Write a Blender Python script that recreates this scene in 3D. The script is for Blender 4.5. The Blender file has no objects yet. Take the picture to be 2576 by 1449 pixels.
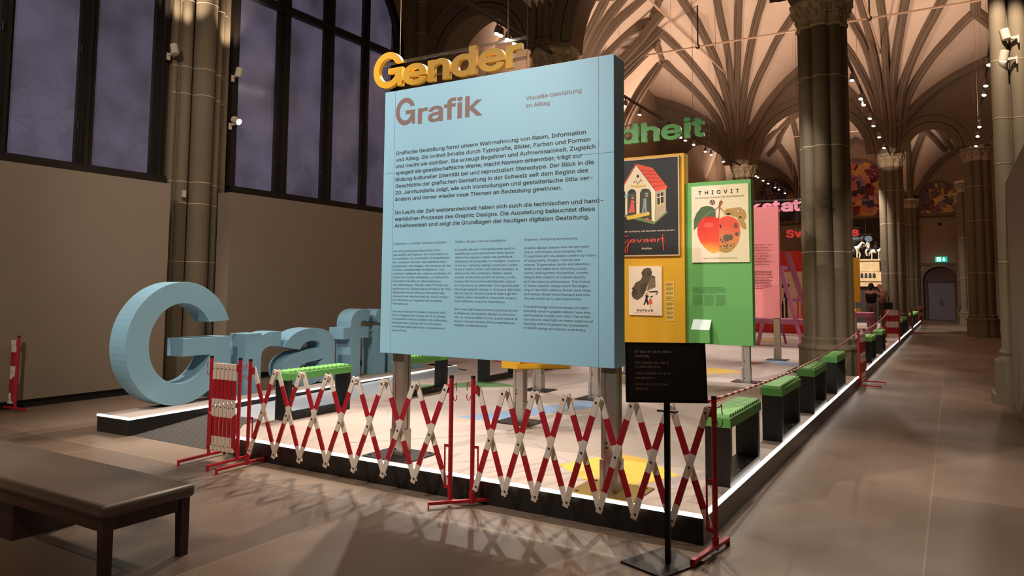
import bpy, bmesh, math, random, os
from mathutils import Vector, Matrix
random.seed(7)
C = bpy.context.scene.collection
sc = bpy.context.scene
pi = math.pi
# ---------------------------------------------------------------- camera, world, lights, exposure
cam = bpy.data.cameras.new('camera'); cam_o = bpy.data.objects.new('camera', cam); C.objects.link(cam_o); sc.camera = cam_o
cam.sensor_width = 36.0; cam.lens = 36.0*1835.97/2576; cam.shift_y = -(724.5-588.62)/2576; cam.clip_end = 200; cam.clip_start = .05
_p, _r, _y = 0.0741159, 0.0083392, 0.5426547
_f = Vector((-math.sin(_y)*math.cos(_p), math.cos(_y)*math.cos(_p), math.sin(_p)))
_r0 = Vector((math.cos(_y), math.sin(_y), 0)); _u0 = _r0.cross(_f)
_rt = _r0*math.cos(_r)+_u0*math.sin(_r); _up = _rt.cross(_f)
cam_o.matrix_world = Matrix(((_rt.x,_up.x,-_f.x,0),(_rt.y,_up.y,-_f.y,0),(_rt.z,_up.z,-_f.z,1.65),(0,0,0,1)))
sc.view_settings.view_transform = 'Standard'; sc.view_settings.look = 'None'; sc.view_settings.gamma = 1
sc.view_settings.use_curve_mapping = False; sc.view_settings.exposure = 1.0
w = bpy.data.worlds.new('world'); sc.world = w; w.use_nodes = True
w.node_tree.nodes['Background'].inputs[0].default_value = (.9,.75,.62,1); w.node_tree.nodes['Background'].inputs[1].default_value = .012
WARM = (1,.83,.66); PINK = (1,.76,.58); WHITE = (1,.92,.85)
def spot(loc, tgt, e, ang, blend=.5, col=WARM, rad=.06):
    l = bpy.data.lights.new('spot', 'SPOT'); l.energy = e; l.spot_size = math.radians(ang); l.spot_blend = blend; l.color = col; l.shadow_soft_size = rad
    o = bpy.data.objects.new('spot', l); C.objects.link(o); o.location = loc
    o.rotation_euler = (Vector(tgt)-Vector(loc)).to_track_quat('-Z','Y').to_euler(); return o
# uplights that wash the vaults
for x, y, e in ((-5,18.5,300),(-5,26.5,280),(-9.6,20,210),(-9.4,26.5,200),(.8,20,210),(.9,26.5,200),(-5,41,380),(-.7,41,200),(-9.5,41,140)):
    spot((x,y,7.0), (x,y,14), e, 165, .6, PINK, .25)
# track spots over the platform
for x, y, tx, ty, e, a in ((-7.7,11.5,-4.6,6.6,400,62),(-2.0,12.0,-3.4,6.3,400,62),(-7.7,15.5,-5.2,10.5,430,60),(-2.0,16.5,-3.6,10.5,430,60),(-7.7,9.8,-6.2,6.2,500,55),(-7.7,21,-4.5,16,430,60),(-2.0,21.5,-3.6,17,430,60),
                          (-7.7,27,-4.5,23,460,60),(-2.0,28,-4,24,460,60),(-3.6,31,-2.6,35.5,700,60),(-5,33.5,-4,40,900,80)):
    spot((x,y,7.0), (tx,ty,.2), e, a, .55, WHITE, .05)
for x, y in ((-7.7,32.45),(-2.0,32.45)): spot((x-.5,y-4.2,6.4), (x,y-.5,6.85), 150, 15, .4, WARM, .03)
# exhibition faces, lit from the front bay
spot((-5.8,-1.5,6.6), (-3.9,4.9,2.7), 1500, 38, .8, WHITE, .08)
spot((-9.0,1.2,6.6), (-8.1,7.3,.9), 700, 48, .7, WHITE, .08)
spot((-7.7,6.5,7.0), (-4.3,11.9,2.4), 700, 34, .7, WHITE, .05)
spot((-2.0,7.0,7.0), (-3.2,12,2.2), 500, 32, .7, WHITE, .05)
spot((-2.0,11.0,7.0), (-3.4,16,2.2), 500, 28, .7, WHITE, .05)
spot((-7.7,3.5,7.0), (-5.3,7.0,4.4), 260, 40, .7, WARM, .05)
spot((-2.9,24.0,6.9), (-2.9,27,2.2), 130, 30, .7, WHITE, .05)
# aisle floor pools
for x, y, tx, ty, e, a in ((-2.0,9.5,-.6,6.2,300,50),(.8,16,-.4,10,260,50),(.8,12,.6,16,260,60),(-2,3.5,-1.6,4.4,160,60),(-6.5,9.0,-5.4,3.4,420,50),(-9.5,9.5,-9.5,4,200,50)):
    spot((x,y,6.9), (tx,ty,0), e, a, .5, WARM, .05)
spot((-4.9,9.6,7.0), (-4.2,3.2,0), 800, 50, .5, WARM, .05); spot((-6.8,9.6,7.0), (-6.4,3.4,0), 560, 45, .5, WARM, .05); spot((-3.5,-1.5,6.5), (-5.3,2.6,.4), 220, 40, .7, WARM, .1); spot((1.5,5,7.0), (.5,6,14), 130, 95, .6, PINK, .25)  # last spot: added uplight on the front vault, meant for reflections in the panes
# wall washers on the left wall
spot((-10.95,7.34,5.75), (-11.2,7.9,9), 120, 70, .6, WARM, .05)
spot((-10.95,8.65,5.6), (-11.25,8.3,9), 120, 70, .6, WARM, .05)
spot((-3,-2,6.5), (-11,5,1.6), 900, 75, .8, (1,.88,.76), .2); spot((-5,3,6.8), (-10.7,10,2), 320, 60, .8, (1,.88,.76), .15)
# hanging words far down the hall
spot((-3.9,12.6,7.0), (-3.6,16.2,3.4), 160, 40, .7, WHITE, .05); spot((-4,24.5,7.2), (-4.2,30.2,3.8), 420, 40, .7, WHITE, .05); spot((-7.7,7.2,7), (-5,12,4.5), 260, 40, .7, WHITE, .05)
spot((-3,33.4,7), (-3.5,38,3), 170, 40, .7, WARM, .05)
# ---------------------------------------------------------------- helpers
MATS = {}
def mat(name, col, rough=.6, metal=0, var=0, scale=8, bump=0, bscale=60, emit=None, estr=0, coat=0, alpha=None, trans=0, detail=4):
    if name in MATS: return MATS[name]
    m = bpy.data.materials.new(name); m.use_nodes = True; nt = m.node_tree; b = nt.nodes['Principled BSDF']
    c = tuple((v/255/12.92 if v/255 <= .04045 else ((v/255+.055)/1.055)**2.4) for v in col)+(1,)
    b.inputs['Base Color'].default_value = c; b.inputs['Roughness'].default_value = rough; b.inputs['Metallic'].default_value = metal
    if coat: b.inputs['Coat Weight'].default_value = coat; b.inputs['Coat Roughness'].default_value = .15
    if trans: b.inputs['Transmission Weight'].default_value = trans
    if emit:
        b.inputs['Emission Color'].default_value = tuple((v/255)**2.2 for v in emit)+(1,); b.inputs['Emission Strength'].default_value = estr
    if var or bump:
        tc = nt.nodes.new('ShaderNodeTexCoord')
        if var:
            n = nt.nodes.new('ShaderNodeTexNoise'); n.inputs['Scale'].default_value = scale; n.inputs['Detail'].default_value = detail
            nt.links.new(tc.outputs['Object'], n.inputs['Vector'])
            r = nt.nodes.new('ShaderNodeMapRange'); r.inputs['From Min'].default_value = .3; r.inputs['From Max'].default_value = .7
            r.inputs['To Min'].default_value = 1-var; r.inputs['To Max'].default_value = 1+var
            nt.links.new(n.outputs['Fac'], r.inputs['Value'])
            x = nt.nodes.new('ShaderNodeVectorMath'); x.operation = 'SCALE'; x.inputs[0].default_value = c[:3]
            nt.links.new(r.outputs[0], x.inputs['Scale']); nt.links.new(x.outputs[0], b.inputs['Base Color'])
        if bump:
            n = nt.nodes.new('ShaderNodeTexNoise'); n.inputs['Scale'].default_value = bscale; nt.links.new(tc.outputs['Object'], n.inputs['Vector'])
            u = nt.nodes.new('ShaderNodeBump'); u.inputs['Strength'].default_value = bump; u.inputs['Distance'].default_value = .02
            nt.links.new(n.outputs['Fac'], u.inputs['Height']); nt.links.new(u.outputs[0], b.inputs['Normal'])
    MATS[name] = m; return m
class B:
    def __init__(s): s.v = []; s.f = []; s.m = []
    def add(s, vs, fs, m=0):
        n = len(s.v); s.v += [tuple(v) for v in vs]; s.f += [tuple(i+n for i in f) for f in fs]; s.m += [m]*len(fs); return s
    def box(s, x0, x1, y0, y1, z0, z1, m=0, M=None):
        vs = [Vector(v) for v in ((x0,y0,z0),(x1,y0,z0),(x1,y1,z0),(x0,y1,z0),(x0,y0,z1),(x1,y0,z1),(x1,y1,z1),(x0,y1,z1))]
        if M: vs = [M@v for v in vs]
        return s.add(vs, [(3,2,1,0),(4,5,6,7),(0,1,5,4),(1,2,6,5),(2,3,7,6),(3,0,4,7)], m)
    def prism(s, poly, f0, f1, m=0):       # poly: 2D points, f0/f1 map a 2D point to 3D
        n = len(poly)
        a = sum(poly[i][0]*poly[(i+1)%n][1]-poly[(i+1)%n][0]*poly[i][1] for i in range(n))
        if a < 0: poly = poly[::-1]
        return s.add([f0(*p) for p in poly]+[f1(*p) for p in poly], [tuple(range(n-1,-1,-1)), tuple(range(n,2*n))]+[(i,(i+1)%n,n+(i+1)%n,n+i) for i in range(n)], m)
    def lathe(s, prof, cx=0, cy=0, n=16, m=0, cap=True, a0=0, ph=0):
        k = len(prof); vs = []
        for r, z in prof: vs += [(cx+r*math.cos(2*pi*i/n+ph), cy+r*math.sin(2*pi*i/n+ph), z) for i in range(n)]
        fs = [(j*n+i, j*n+(i+1)%n, (j+1)*n+(i+1)%n, (j+1)*n+i) for j in range(k-1) for i in range(n)]
        if cap: fs += [tuple(range(n-1,-1,-1)), tuple(range((k-1)*n, k*n))]
        return s.add(vs, fs, m)
    def tube(s, pts, r, n=8, m=0, closed=False):
        pts = [Vector(p) for p in pts]; k = len(pts); vs = []; up = None
        for i, p in enumerate(pts):
            t = (pts[min(i+1,k-1)]-pts[max(i-1,0)]).normalized()
            if up is None: up = t.orthogonal().normalized()
            up = (up-t*up.dot(t)).normalized(); sd = t.cross(up); rr = r[i] if isinstance(r,(list,tuple)) else r
            vs += [p+(up*math.cos(2*pi*j/n)+sd*math.sin(2*pi*j/n))*rr for j in range(n)]
        fs = [(i*n+j, i*n+(j+1)%n, (i+1)*n+(j+1)%n, (i+1)*n+j) for i in range(k-1) for j in range(n)]
        fs += [tuple(range(n-1,-1,-1)), tuple(range((k-1)*n,k*n))]
        return s.add(vs, fs, m)
    def sweep(s, pts, prof, nrm, m=0):     # prof: (side, along nrm) closed; nrm(p) gives the direction
        pts = [Vector(p) for p in pts]; k = len(pts); n = len(prof); vs = []
        for i, p in enumerate(pts):
            t = (pts[min(i+1,k-1)]-pts[max(i-1,0)]).normalized(); u = Vector(nrm(p)); u = (u-t*u.dot(t)).normalized(); sd = t.cross(u)
            vs += [p+sd*a+u*b for a, b in prof]
        fs = [(i*n+j, i*n+(j+1)%n, (i+1)*n+(j+1)%n, (i+1)*n+j) for i in range(k-1) for j in range(n)]
        fs += [tuple(range(n-1,-1,-1)), tuple(range((k-1)*n,k*n))]
        return s.add(vs, fs, m)
    def ball(s, c, r, nu=10, nv=6, m=0, M=None):
        r = r if isinstance(r,(tuple,list)) else (r,r,r); vs = []; c = Vector(c)
        for j in range(nv+1):
            a = pi*j/nv
            for i in range(nu):
                b = 2*pi*i/nu; v = Vector((r[0]*math.sin(a)*math.cos(b), r[1]*math.sin(a)*math.sin(b), r[2]*math.cos(a)))
                if M: v = M@v
                vs.append(c+v)
        return s.add(vs, [(j*nu+i,(j+1)*nu+i,(j+1)*nu+(i+1)%nu,j*nu+(i+1)%nu) for j in range(nv) for i in range(nu)], m)
    def quad(s, a, b, c, d, m=0): return s.add([a,b,c,d], [(0,1,2,3)], m)
    def obj(s, name, mats, parent=None, smooth=False, bevel=0):
        me = bpy.data.meshes.new(name); me.from_pydata(s.v, [], s.f)
        if not isinstance(mats,(list,tuple)): mats = [mats]
        for q in mats: me.materials.append(q)
        me.polygons.foreach_set('material_index', s.m)
        bm = bmesh.new(); bm.from_mesh(me); bmesh.ops.recalc_face_normals(bm, faces=bm.faces); bm.to_mesh(me); bm.free()
        if smooth:
            me.polygons.foreach_set('use_smooth', [True]*len(me.polygons)); me.set_sharp_from_angle(angle=math.radians(38))
        o = bpy.data.objects.new(name, me); C.objects.link(o)
        if parent: o.parent = parent
        if bevel:
            q = o.modifiers.new('bevel','BEVEL'); q.width = bevel; q.segments = 2; q.limit_method = 'ANGLE'; q.angle_limit = .6
        return o
def thing(name, label, cat, loc=(0,0,0), group=None, rz=0):
    o = bpy.data.objects.new(name, None); C.objects.link(o); o.location = loc; o.rotation_euler = (0,0,rz); o.empty_display_size = .1
    return tag(o, label, cat, group)
def tag(o, label, cat, group=None, kind=None):
    o['label'] = label; o['category'] = cat
    if group: o['group'] = group
    if kind: o['kind'] = kind
    return o
def struct(o): o['kind'] = 'structure'; return o
def dup(o, loc=None, parent=None, label=None, rz=None):
    c = o.copy(); C.objects.link(c); c.parent = parent
    for ch in list(o.children): dup(ch, None, c)
    if loc is not None: c.location = loc
    if rz is not None: c.rotation_euler = (0,0,rz)
    if label: c['label'] = label
    return c
# lettering
def _font(n):
    try: return bpy.data.fonts.load(os.path.join(bpy.utils.resource_path('LOCAL'),'datafiles','fonts',n))
    except Exception: return None
INTER = _font('Inter.woff2'); MONO = _font('DejaVuSansMono.woff2')
_TC = {}
def contours(s, font, res, space):
    key = (s, font, res, space)
    if key in _TC: return _TC[key]
    cu = bpy.data.curves.new('t','FONT'); cu.body = s; f = INTER if font == 'I' else MONO
    if f: cu.font = f
    cu.size = 1; cu.fill_mode = 'NONE'; cu.resolution_u = res; cu.space_character = space
    o = bpy.data.objects.new('t', cu); C.objects.link(o); dg = bpy.context.evaluated_depsgraph_get(); dg.update()
    me = bpy.data.meshes.new_from_object(o.evaluated_get(dg)); co = [(v.co.x,v.co.y) for v in me.vertices]; nb = {}
    for e in me.edges:
        i, j = e.vertices; nb.setdefault(i,[]).append(j); nb.setdefault(j,[]).append(i)
    bpy.data.objects.remove(o); bpy.data.curves.remove(cu); bpy.data.meshes.remove(me)
    seen = set(); out = []
    for i in range(len(co)):
        if i in seen or i not in nb: continue
        lp = [i]; seen.add(i)
        while True:     # the curve keeps its direction in the vertex order: step to the next index first
            nx = sorted([j for j in nb[lp[-1]] if j not in seen], key=lambda j: 0 if j == lp[-1]+1 else 1)
            if not nx: break
            lp.append(nx[0]); seen.add(nx[0])
        p = []
        for j in lp:
            if not p or math.hypot(co[j][0]-p[-1][0],co[j][1]-p[-1][1]) > 1e-5: p.append(co[j])
        if len(p) > 2: out.append(p)
    _TC[key] = out; return out
def area(p): return sum(p[i][0]*p[(i+1)%len(p)][1]-p[(i+1)%len(p)][0]*p[i][1] for i in range(len(p)))/2
def winding(x, y, rings):
    w = 0
    for p in rings:
        for i in range(len(p)):
            (x0,y0),(x1,y1) = p[i-1], p[i]
            if y0 <= y < y1:
                if (x1-x0)*(y-y0)-(x-x0)*(y1-y0) > 0: w += 1
            elif y1 <= y < y0:
                if (x1-x0)*(y-y0)-(x-x0)*(y1-y0) < 0: w -= 1
    return w
def fill(rings):
    """union of overlapping outlines (non-zero winding) as triangles, with the outer edges"""
    from mathutils.geometry import delaunay_2d_cdt
    co = []; ed = []
    for r in rings: n = len(co); co += [Vector(p) for p in r]; ed += [(n+i,n+(i+1)%len(r)) for i in range(len(r))]
    V, E, F, *_ = delaunay_2d_cdt(co, ed, [], 0, 1e-6)
    T = [f for f in F if winding(sum(V[i].x for i in f)/len(f), sum(V[i].y for i in f)/len(f), rings) != 0]
    cnt = {}
    for f in T:
        for i in range(len(f)): a, b = f[i], f[(i+1)%len(f)]; cnt[(a,b)] = 1
    return V, T, [e for e in cnt if (e[1],e[0]) not in cnt]
def grow(p, d, sg):
    if not d: return p
    n = len(p); out = []
    for i in range(n):
        a, b, c = Vector(p[i-1]), Vector(p[i]), Vector(p[(i+1)%n]); u, v = (b-a).normalized(), (c-b).normalized()
        m = Vector((u.y+v.y,-u.x-v.x)); k = m.length
        if k < .2: out.append(tuple(b)); continue
        m /= k; q = sg*d/max(.45,m.x*u.y-m.y*u.x); out.append(tuple(b+m*q))
    return out
def raw_text(s, bold=0, font='I', ext=0, res=3, space=1.0):
    cs = contours(s, font, res, space)
    if not cs: return [], []
    sg = 1 if area(max(cs, key=lambda p: abs(area(p)))) > 0 else -1; vs = []; fs = []
    cs = sorted([grow(p, bold, sg) for p in cs], key=lambda p: min(v[0] for v in p)); groups = []; xm = -1e9
    for p in cs:
        if min(v[0] for v in p) > xm-.002: groups.append([])
        groups[-1].append(p); xm = max(xm, max(v[0] for v in p))
    for g in groups:
        V, T, E = fill(g); n = len(vs)
        vs += [Vector((v.x,v.y,ext)) for v in V]; fs += [tuple(n+i for i in t) for t in T]
        if ext:
            m = len(V); vs += [Vector((v.x,v.y,-ext)) for v in V]; fs += [tuple(n+m+i for i in t[::-1]) for t in T]; fs += [(n+a,n+m+a,n+m+b,n+b) for a, b in E]
    return vs, fs
def text(b, s, P, U, W, size, bold=0, width=None, sx=1, font='I', lift=.0006, depth=0, res=3, m=0, slant=0, space=1.0):
    """lettering added to builder b: baseline start P, along U, up W, cap height about .727 size; width fits the line"""
    P, U, W = Vector(P), Vector(U).normalized(), Vector(W).normalized(); N = U.cross(W)
    vs, fs = raw_text(s, bold, font, depth/2/size if depth else 0, res, space)
    if not vs: return 1
    x0 = min(v.x for v in vs); x1 = max(v.x for v in vs)
    if width: sx = width/((x1-x0)*size)
    b.add([P+U*((v.x-x0+slant*v.y)*size*sx)+W*(v.y*size)+N*(v.z*size+lift+(depth/2 if depth else 0)) for v in vs], fs, m); return sx
def arc(cx, cy, rx, ry, a0, a1, n): return [(cx+rx*math.cos(math.radians(a0+(a1-a0)*i/n)), cy+ry*math.sin(math.radians(a0+(a1-a0)*i/n))) for i in range(n+1)]
def glyph_G():
    """a grotesque capital G with a square spur, cap height 1, width about .97"""
    o = arc(.49,.5,.49,.515,-50,-180,22)+arc(.49,.5,.49,.515,180,20,26)[1:]
    i = arc(.49,.5,.295,.335,30,180,24)+arc(.49,.5,.295,.335,-180,-20,24)[1:]
    return [(.97,.535),(.97,.0),(.835,.0),(.815,.11)]+o+i+[(.50,.385),(.50,.535)]
def solid(poly, P, U, W, size, depth, b, m=0, sx=1):
    P, U, W = Vector(P), Vector(U).normalized(), Vector(W).normalized(); N = U.cross(W)
    if depth: b.prism(poly, lambda x, y: P+U*x*size*sx+W*y*size, lambda x, y: P+U*x*size*sx+W*y*size+N*depth, m)
    else: b.add([P+U*x*size*sx+W*y*size+N*.0012 for x, y in poly], [tuple(range(len(poly)))], m)
# traced vault ribs, floor patches and poster shapes (metres)
RIBS=[[[-9.635,27.304,10.715],[-9.533,28.4,10.596],[-9.276,29.473,10.324],[-8.995,30.231,9.954],[-8.711,30.857,9.482],[-8.497,31.354,8.979],[-8.37,31.842,8.41]],[[-9.282,25.085,11.402],[-9.104,25.89,11.254],[-8.914,26.87,11.052],[-8.742,27.818,10.812],[-8.575,28.844,10.466],[-8.425,29.676,10.105],[-8.277,30.414,9.688],[-8.149,31.057,9.19],[-8.076,31.542,8.645],[-8.08,31.911,7.97]],[[-7.973,24.48,12.104],[-7.989,25.174,11.955],[-7.943,26.325,11.699],[-7.925,27.337,11.406],[-7.903,28.236,11.085],[-7.887,29.057,10.719],[-7.899,29.785,10.309],[-7.901,30.534,9.77],[-7.905,31.1,9.225],[-7.925,31.538,8.634],[-7.94,31.85,7.95]],[[-7.012,25.638,12.373],[-7.084,26.204,12.276],[-7.276,27.38,11.961],[-7.426,28.632,11.421],[-7.567,29.677,10.74],[-7.662,30.378,10.112],[-7.701,30.862,9.56],[-7.728,31.333,8.889],[-7.83,31.842,7.93]],[[-6.401,26.705,12.582],[-6.68,27.66,12.225],[-6.973,28.723,11.664],[-7.224,29.657,10.985],[-7.451,30.453,10.211],[-7.606,31.113,9.346],[-7.72,31.63,8.42],[-7.78,31.93,7.68]],[[-5.628,27.242,12.617],[-5.874,27.77,12.348],[-6.13,28.266,12.087],[-6.512,29.111,11.554],[-6.876,29.938,10.911],[-7.164,30.604,10.253],[-7.376,31.126,9.577],[-7.531,31.508,8.901],[-7.65,31.838,7.92]],[[-4.301,27.967,12.333],[-4.739,28.542,12.135],[-5.593,29.531,11.634],[-6.158,30.211,11.027],[-6.741,30.819,10.299],[-7.13,31.249,9.57],[-7.395,31.592,8.785],[-7.594,31.866,7.953],[-7.67,31.969,7.56]],[[-9.63,27.08,10.5],[-9.94,26.97,9.98],[-10.3,26.85,9.38],[-10.6,26.83,8.87],[-10.86,26.85,8.42],[-11.08,27.02,8.04],[-11.3,27.35,7.68]],[[-9.28,24.84,11.44],[-9.61,24.38,11.1],[-9.89,24.12,10.81],[-10.18,23.92,10.48],[-10.5,23.8,10.1],[-10.73,23.68,9.84],[-11.06,23.46,9.47],[-11.35,23.27,9.15]],[[-8.58,22.64,11.45],[-9.06,22.53,11.05],[-9.37,22.44,10.78],[-9.68,22.45,10.51],[-10.02,22.5,10.2],[-10.36,22.65,9.88],[-10.85,22.81,9.4],[-11.2,22.76,9.05]],[[-8.92,21.78,11.21],[-9.42,21.85,10.76],[-9.83,21.99,10.39],[-10.16,22.13,10.07],[-10.48,22.32,9.76],[-10.91,22.45,9.31],[-11.2,22.57,9.0]],[[-9.25,21.16,11.1],[-9.71,21.43,10.64],[-10.06,21.61,10.27],[-10.4,21.78,9.88],[-10.76,22.02,9.47],[-11.2,22.38,8.95]],[[-9.74,20.57,10.99],[-10.05,20.86,10.59],[-10.32,21.06,10.22],[-10.56,21.28,9.89],[-10.8,21.54,9.55],[-11.25,22.3,8.94]],[[-9.599,27.208,10.729],[-9.418,26.222,10.988],[-9.279,25.459,11.248],[-9.28,25.081,11.4]],[[-9.26,25.03,11.43],[-9.01,24.74,11.65],[-8.28,23.47,11.72]],[[-3.37,29.829,11.18],[-3.172,30.175,10.925],[-2.939,30.581,10.517],[-2.699,30.971,9.988],[-2.461,31.334,9.323],[-2.31,31.631,8.61],[-2.249,31.869,7.938],[-2.22,32.01,7.52]],[[-3.2,28.17,12.02],[-2.96,28.669,11.74],[-2.769,29.17,11.397],[-2.562,29.736,10.958],[-2.4,30.359,10.37],[-2.318,30.93,9.702],[-2.23,31.404,8.991],[-2.162,31.765,8.235],[-2.14,31.969,7.56]],[[-2.54,27.506,12.108],[-2.491,27.833,11.915],[-2.372,28.767,11.349],[-2.28,29.627,10.769],[-2.217,30.36,10.179],[-2.15,31.07,9.44],[-2.083,31.541,8.729],[-2.03,31.839,7.91]],[[-1.79,26.603,11.627],[-1.792,27.003,11.478],[-1.793,28.151,11.044],[-1.857,29.662,10.356],[-1.898,30.594,9.763],[-1.904,31.404,8.945],[-1.89,31.768,8.1]],[[-0.93,26.114,11.358],[-1.041,26.623,11.195],[-1.232,27.792,10.827],[-1.439,29.086,10.376],[-1.606,30.111,9.911],[-1.719,30.961,9.358],[-1.765,31.579,8.7],[-1.78,31.888,7.89]],[[0.12,26.714,11.271],[0.0,27.039,11.132],[-0.29,27.819,10.846],[-0.611,28.666,10.548],[-0.95,29.616,10.142],[-1.219,30.385,9.716],[-1.459,31.126,9.144],[-1.602,31.713,8.437],[-1.68,32.039,7.69]],[[0.89,28.185,10.938],[0.541,28.613,10.76],[0.17,29.141,10.51],[-0.27,29.764,10.224],[-0.639,30.337,9.881],[-0.979,30.868,9.494],[-1.291,31.402,8.973],[-1.472,31.859,8.338],[-1.58,32.219,7.61]],[[0.93,28.21,10.94],[1.3,29.02,10.8],[1.64,29.92,10.69]],[[0.93,28.21,10.94],[0.92,27.13,11.25]],[[-8.81,45.73,10.46],[-9.6,47.04,10.14]],[[-8.749,45.727,10.449],[-8.565,46.83,10.005],[-8.405,47.793,9.406],[-8.301,48.487,8.741],[-8.22,48.98,7.97]],[[-7.151,44.448,12.172],[-7.745,44.045,11.567],[-8.239,44.046,11.274],[-8.907,44.574,10.857],[-9.74,46.023,10.471],[-10.68,48.371,10.19]],[[-7.739,43.167,11.959],[-7.732,44.561,11.503],[-7.785,46.067,10.785],[-7.872,47.46,9.801],[-7.95,48.241,8.99]],[[-8.325,42.818,11.556],[-8.979,43.308,11.096],[-9.746,44.739,10.731],[-10.628,47.063,10.419]],[[-8.78,45.61,10.5],[-8.43,44.68,10.83],[-7.87,44.15,11.49]],[[-4.9,46.308,11.89],[-4.472,46.661,11.614],[-4.058,47.18,11.206],[-3.75,47.79,10.75]],[[-1.08,45.648,10.47],[-1.351,46.698,10.075],[-1.648,47.753,9.442],[-1.861,48.453,8.715],[-1.97,48.89,7.63]],[[-1.04,45.54,10.51],[-0.59,46.72,10.14],[-0.15,48.21,9.74]],[[-1.95,46.7,10.41],[-1.95,47.88,9.49],[-2.01,48.89,7.64]],[[-0.65,45.08,10.71],[-0.23,46.42,10.33],[0.15,48.29,9.86]],[[-0.37,45.14,10.73],[0.05,46.87,10.24]],[[-0.09,45.27,10.72],[0.28,47.05,10.25]],[[0.19,45.61,10.66],[0.46,47.2,10.26]],[[-1.07,45.53,10.51],[-1.14,45.02,10.69],[-1.2,44.52,10.86]]]
DECKSHAPES=[["green",[[-7.1,8.67],[-6.76,8.38],[-6.32,8.84],[-5.64,9.41],[-5.72,9.57],[-6.22,9.74],[-6.43,9.72],[-6.6,9.08]]],["blue",[[-4.86,6.88],[-4.63,6.87],[-4.47,6.86],[-4.4,6.91],[-4.25,7.22],[-4.12,7.67],[-3.85,8.32],[-3.67,8.66],[-4.04,8.8],[-4.19,8.74],[-4.28,8.38],[-4.39,8.13],[-4.57,7.65],[-4.66,7.33]]],["yellow",[[-2.85,5.51],[-2.72,5.4],[-2.48,5.2],[-2.14,5.18],[-1.99,5.43],[-1.89,5.71],[-2.01,5.81],[-2.34,6.12],[-2.53,6.16],[-2.72,5.87]]],["yellow",[[-4.95,11.52],[-3.49,12.96],[-3.22,13.34],[-3.2,13.46],[-3.68,13.76],[-4.01,13.77],[-4.99,13.5]]],["red",[[-2.74,9.44],[-2.66,9.86],[-2.67,10.06],[-2.78,9.95],[-2.82,9.63]]],["red",[[-8.06,12.61],[-7.84,12.38],[-7.65,12.42],[-7.77,12.62]]],["blue",[[-3.5,16.02],[-3.12,15.3],[-2.7,15.05],[-2.61,15.57],[-3.12,16.09]]],["yellow",[[-4.88,21.99],[-4.26,22.07],[-4.17,22.74],[-4.78,22.69]]],["red",[[-6.04,26.76],[-4.85,26.84],[-4.61,28.55],[-5.73,28.61]]]]
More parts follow.
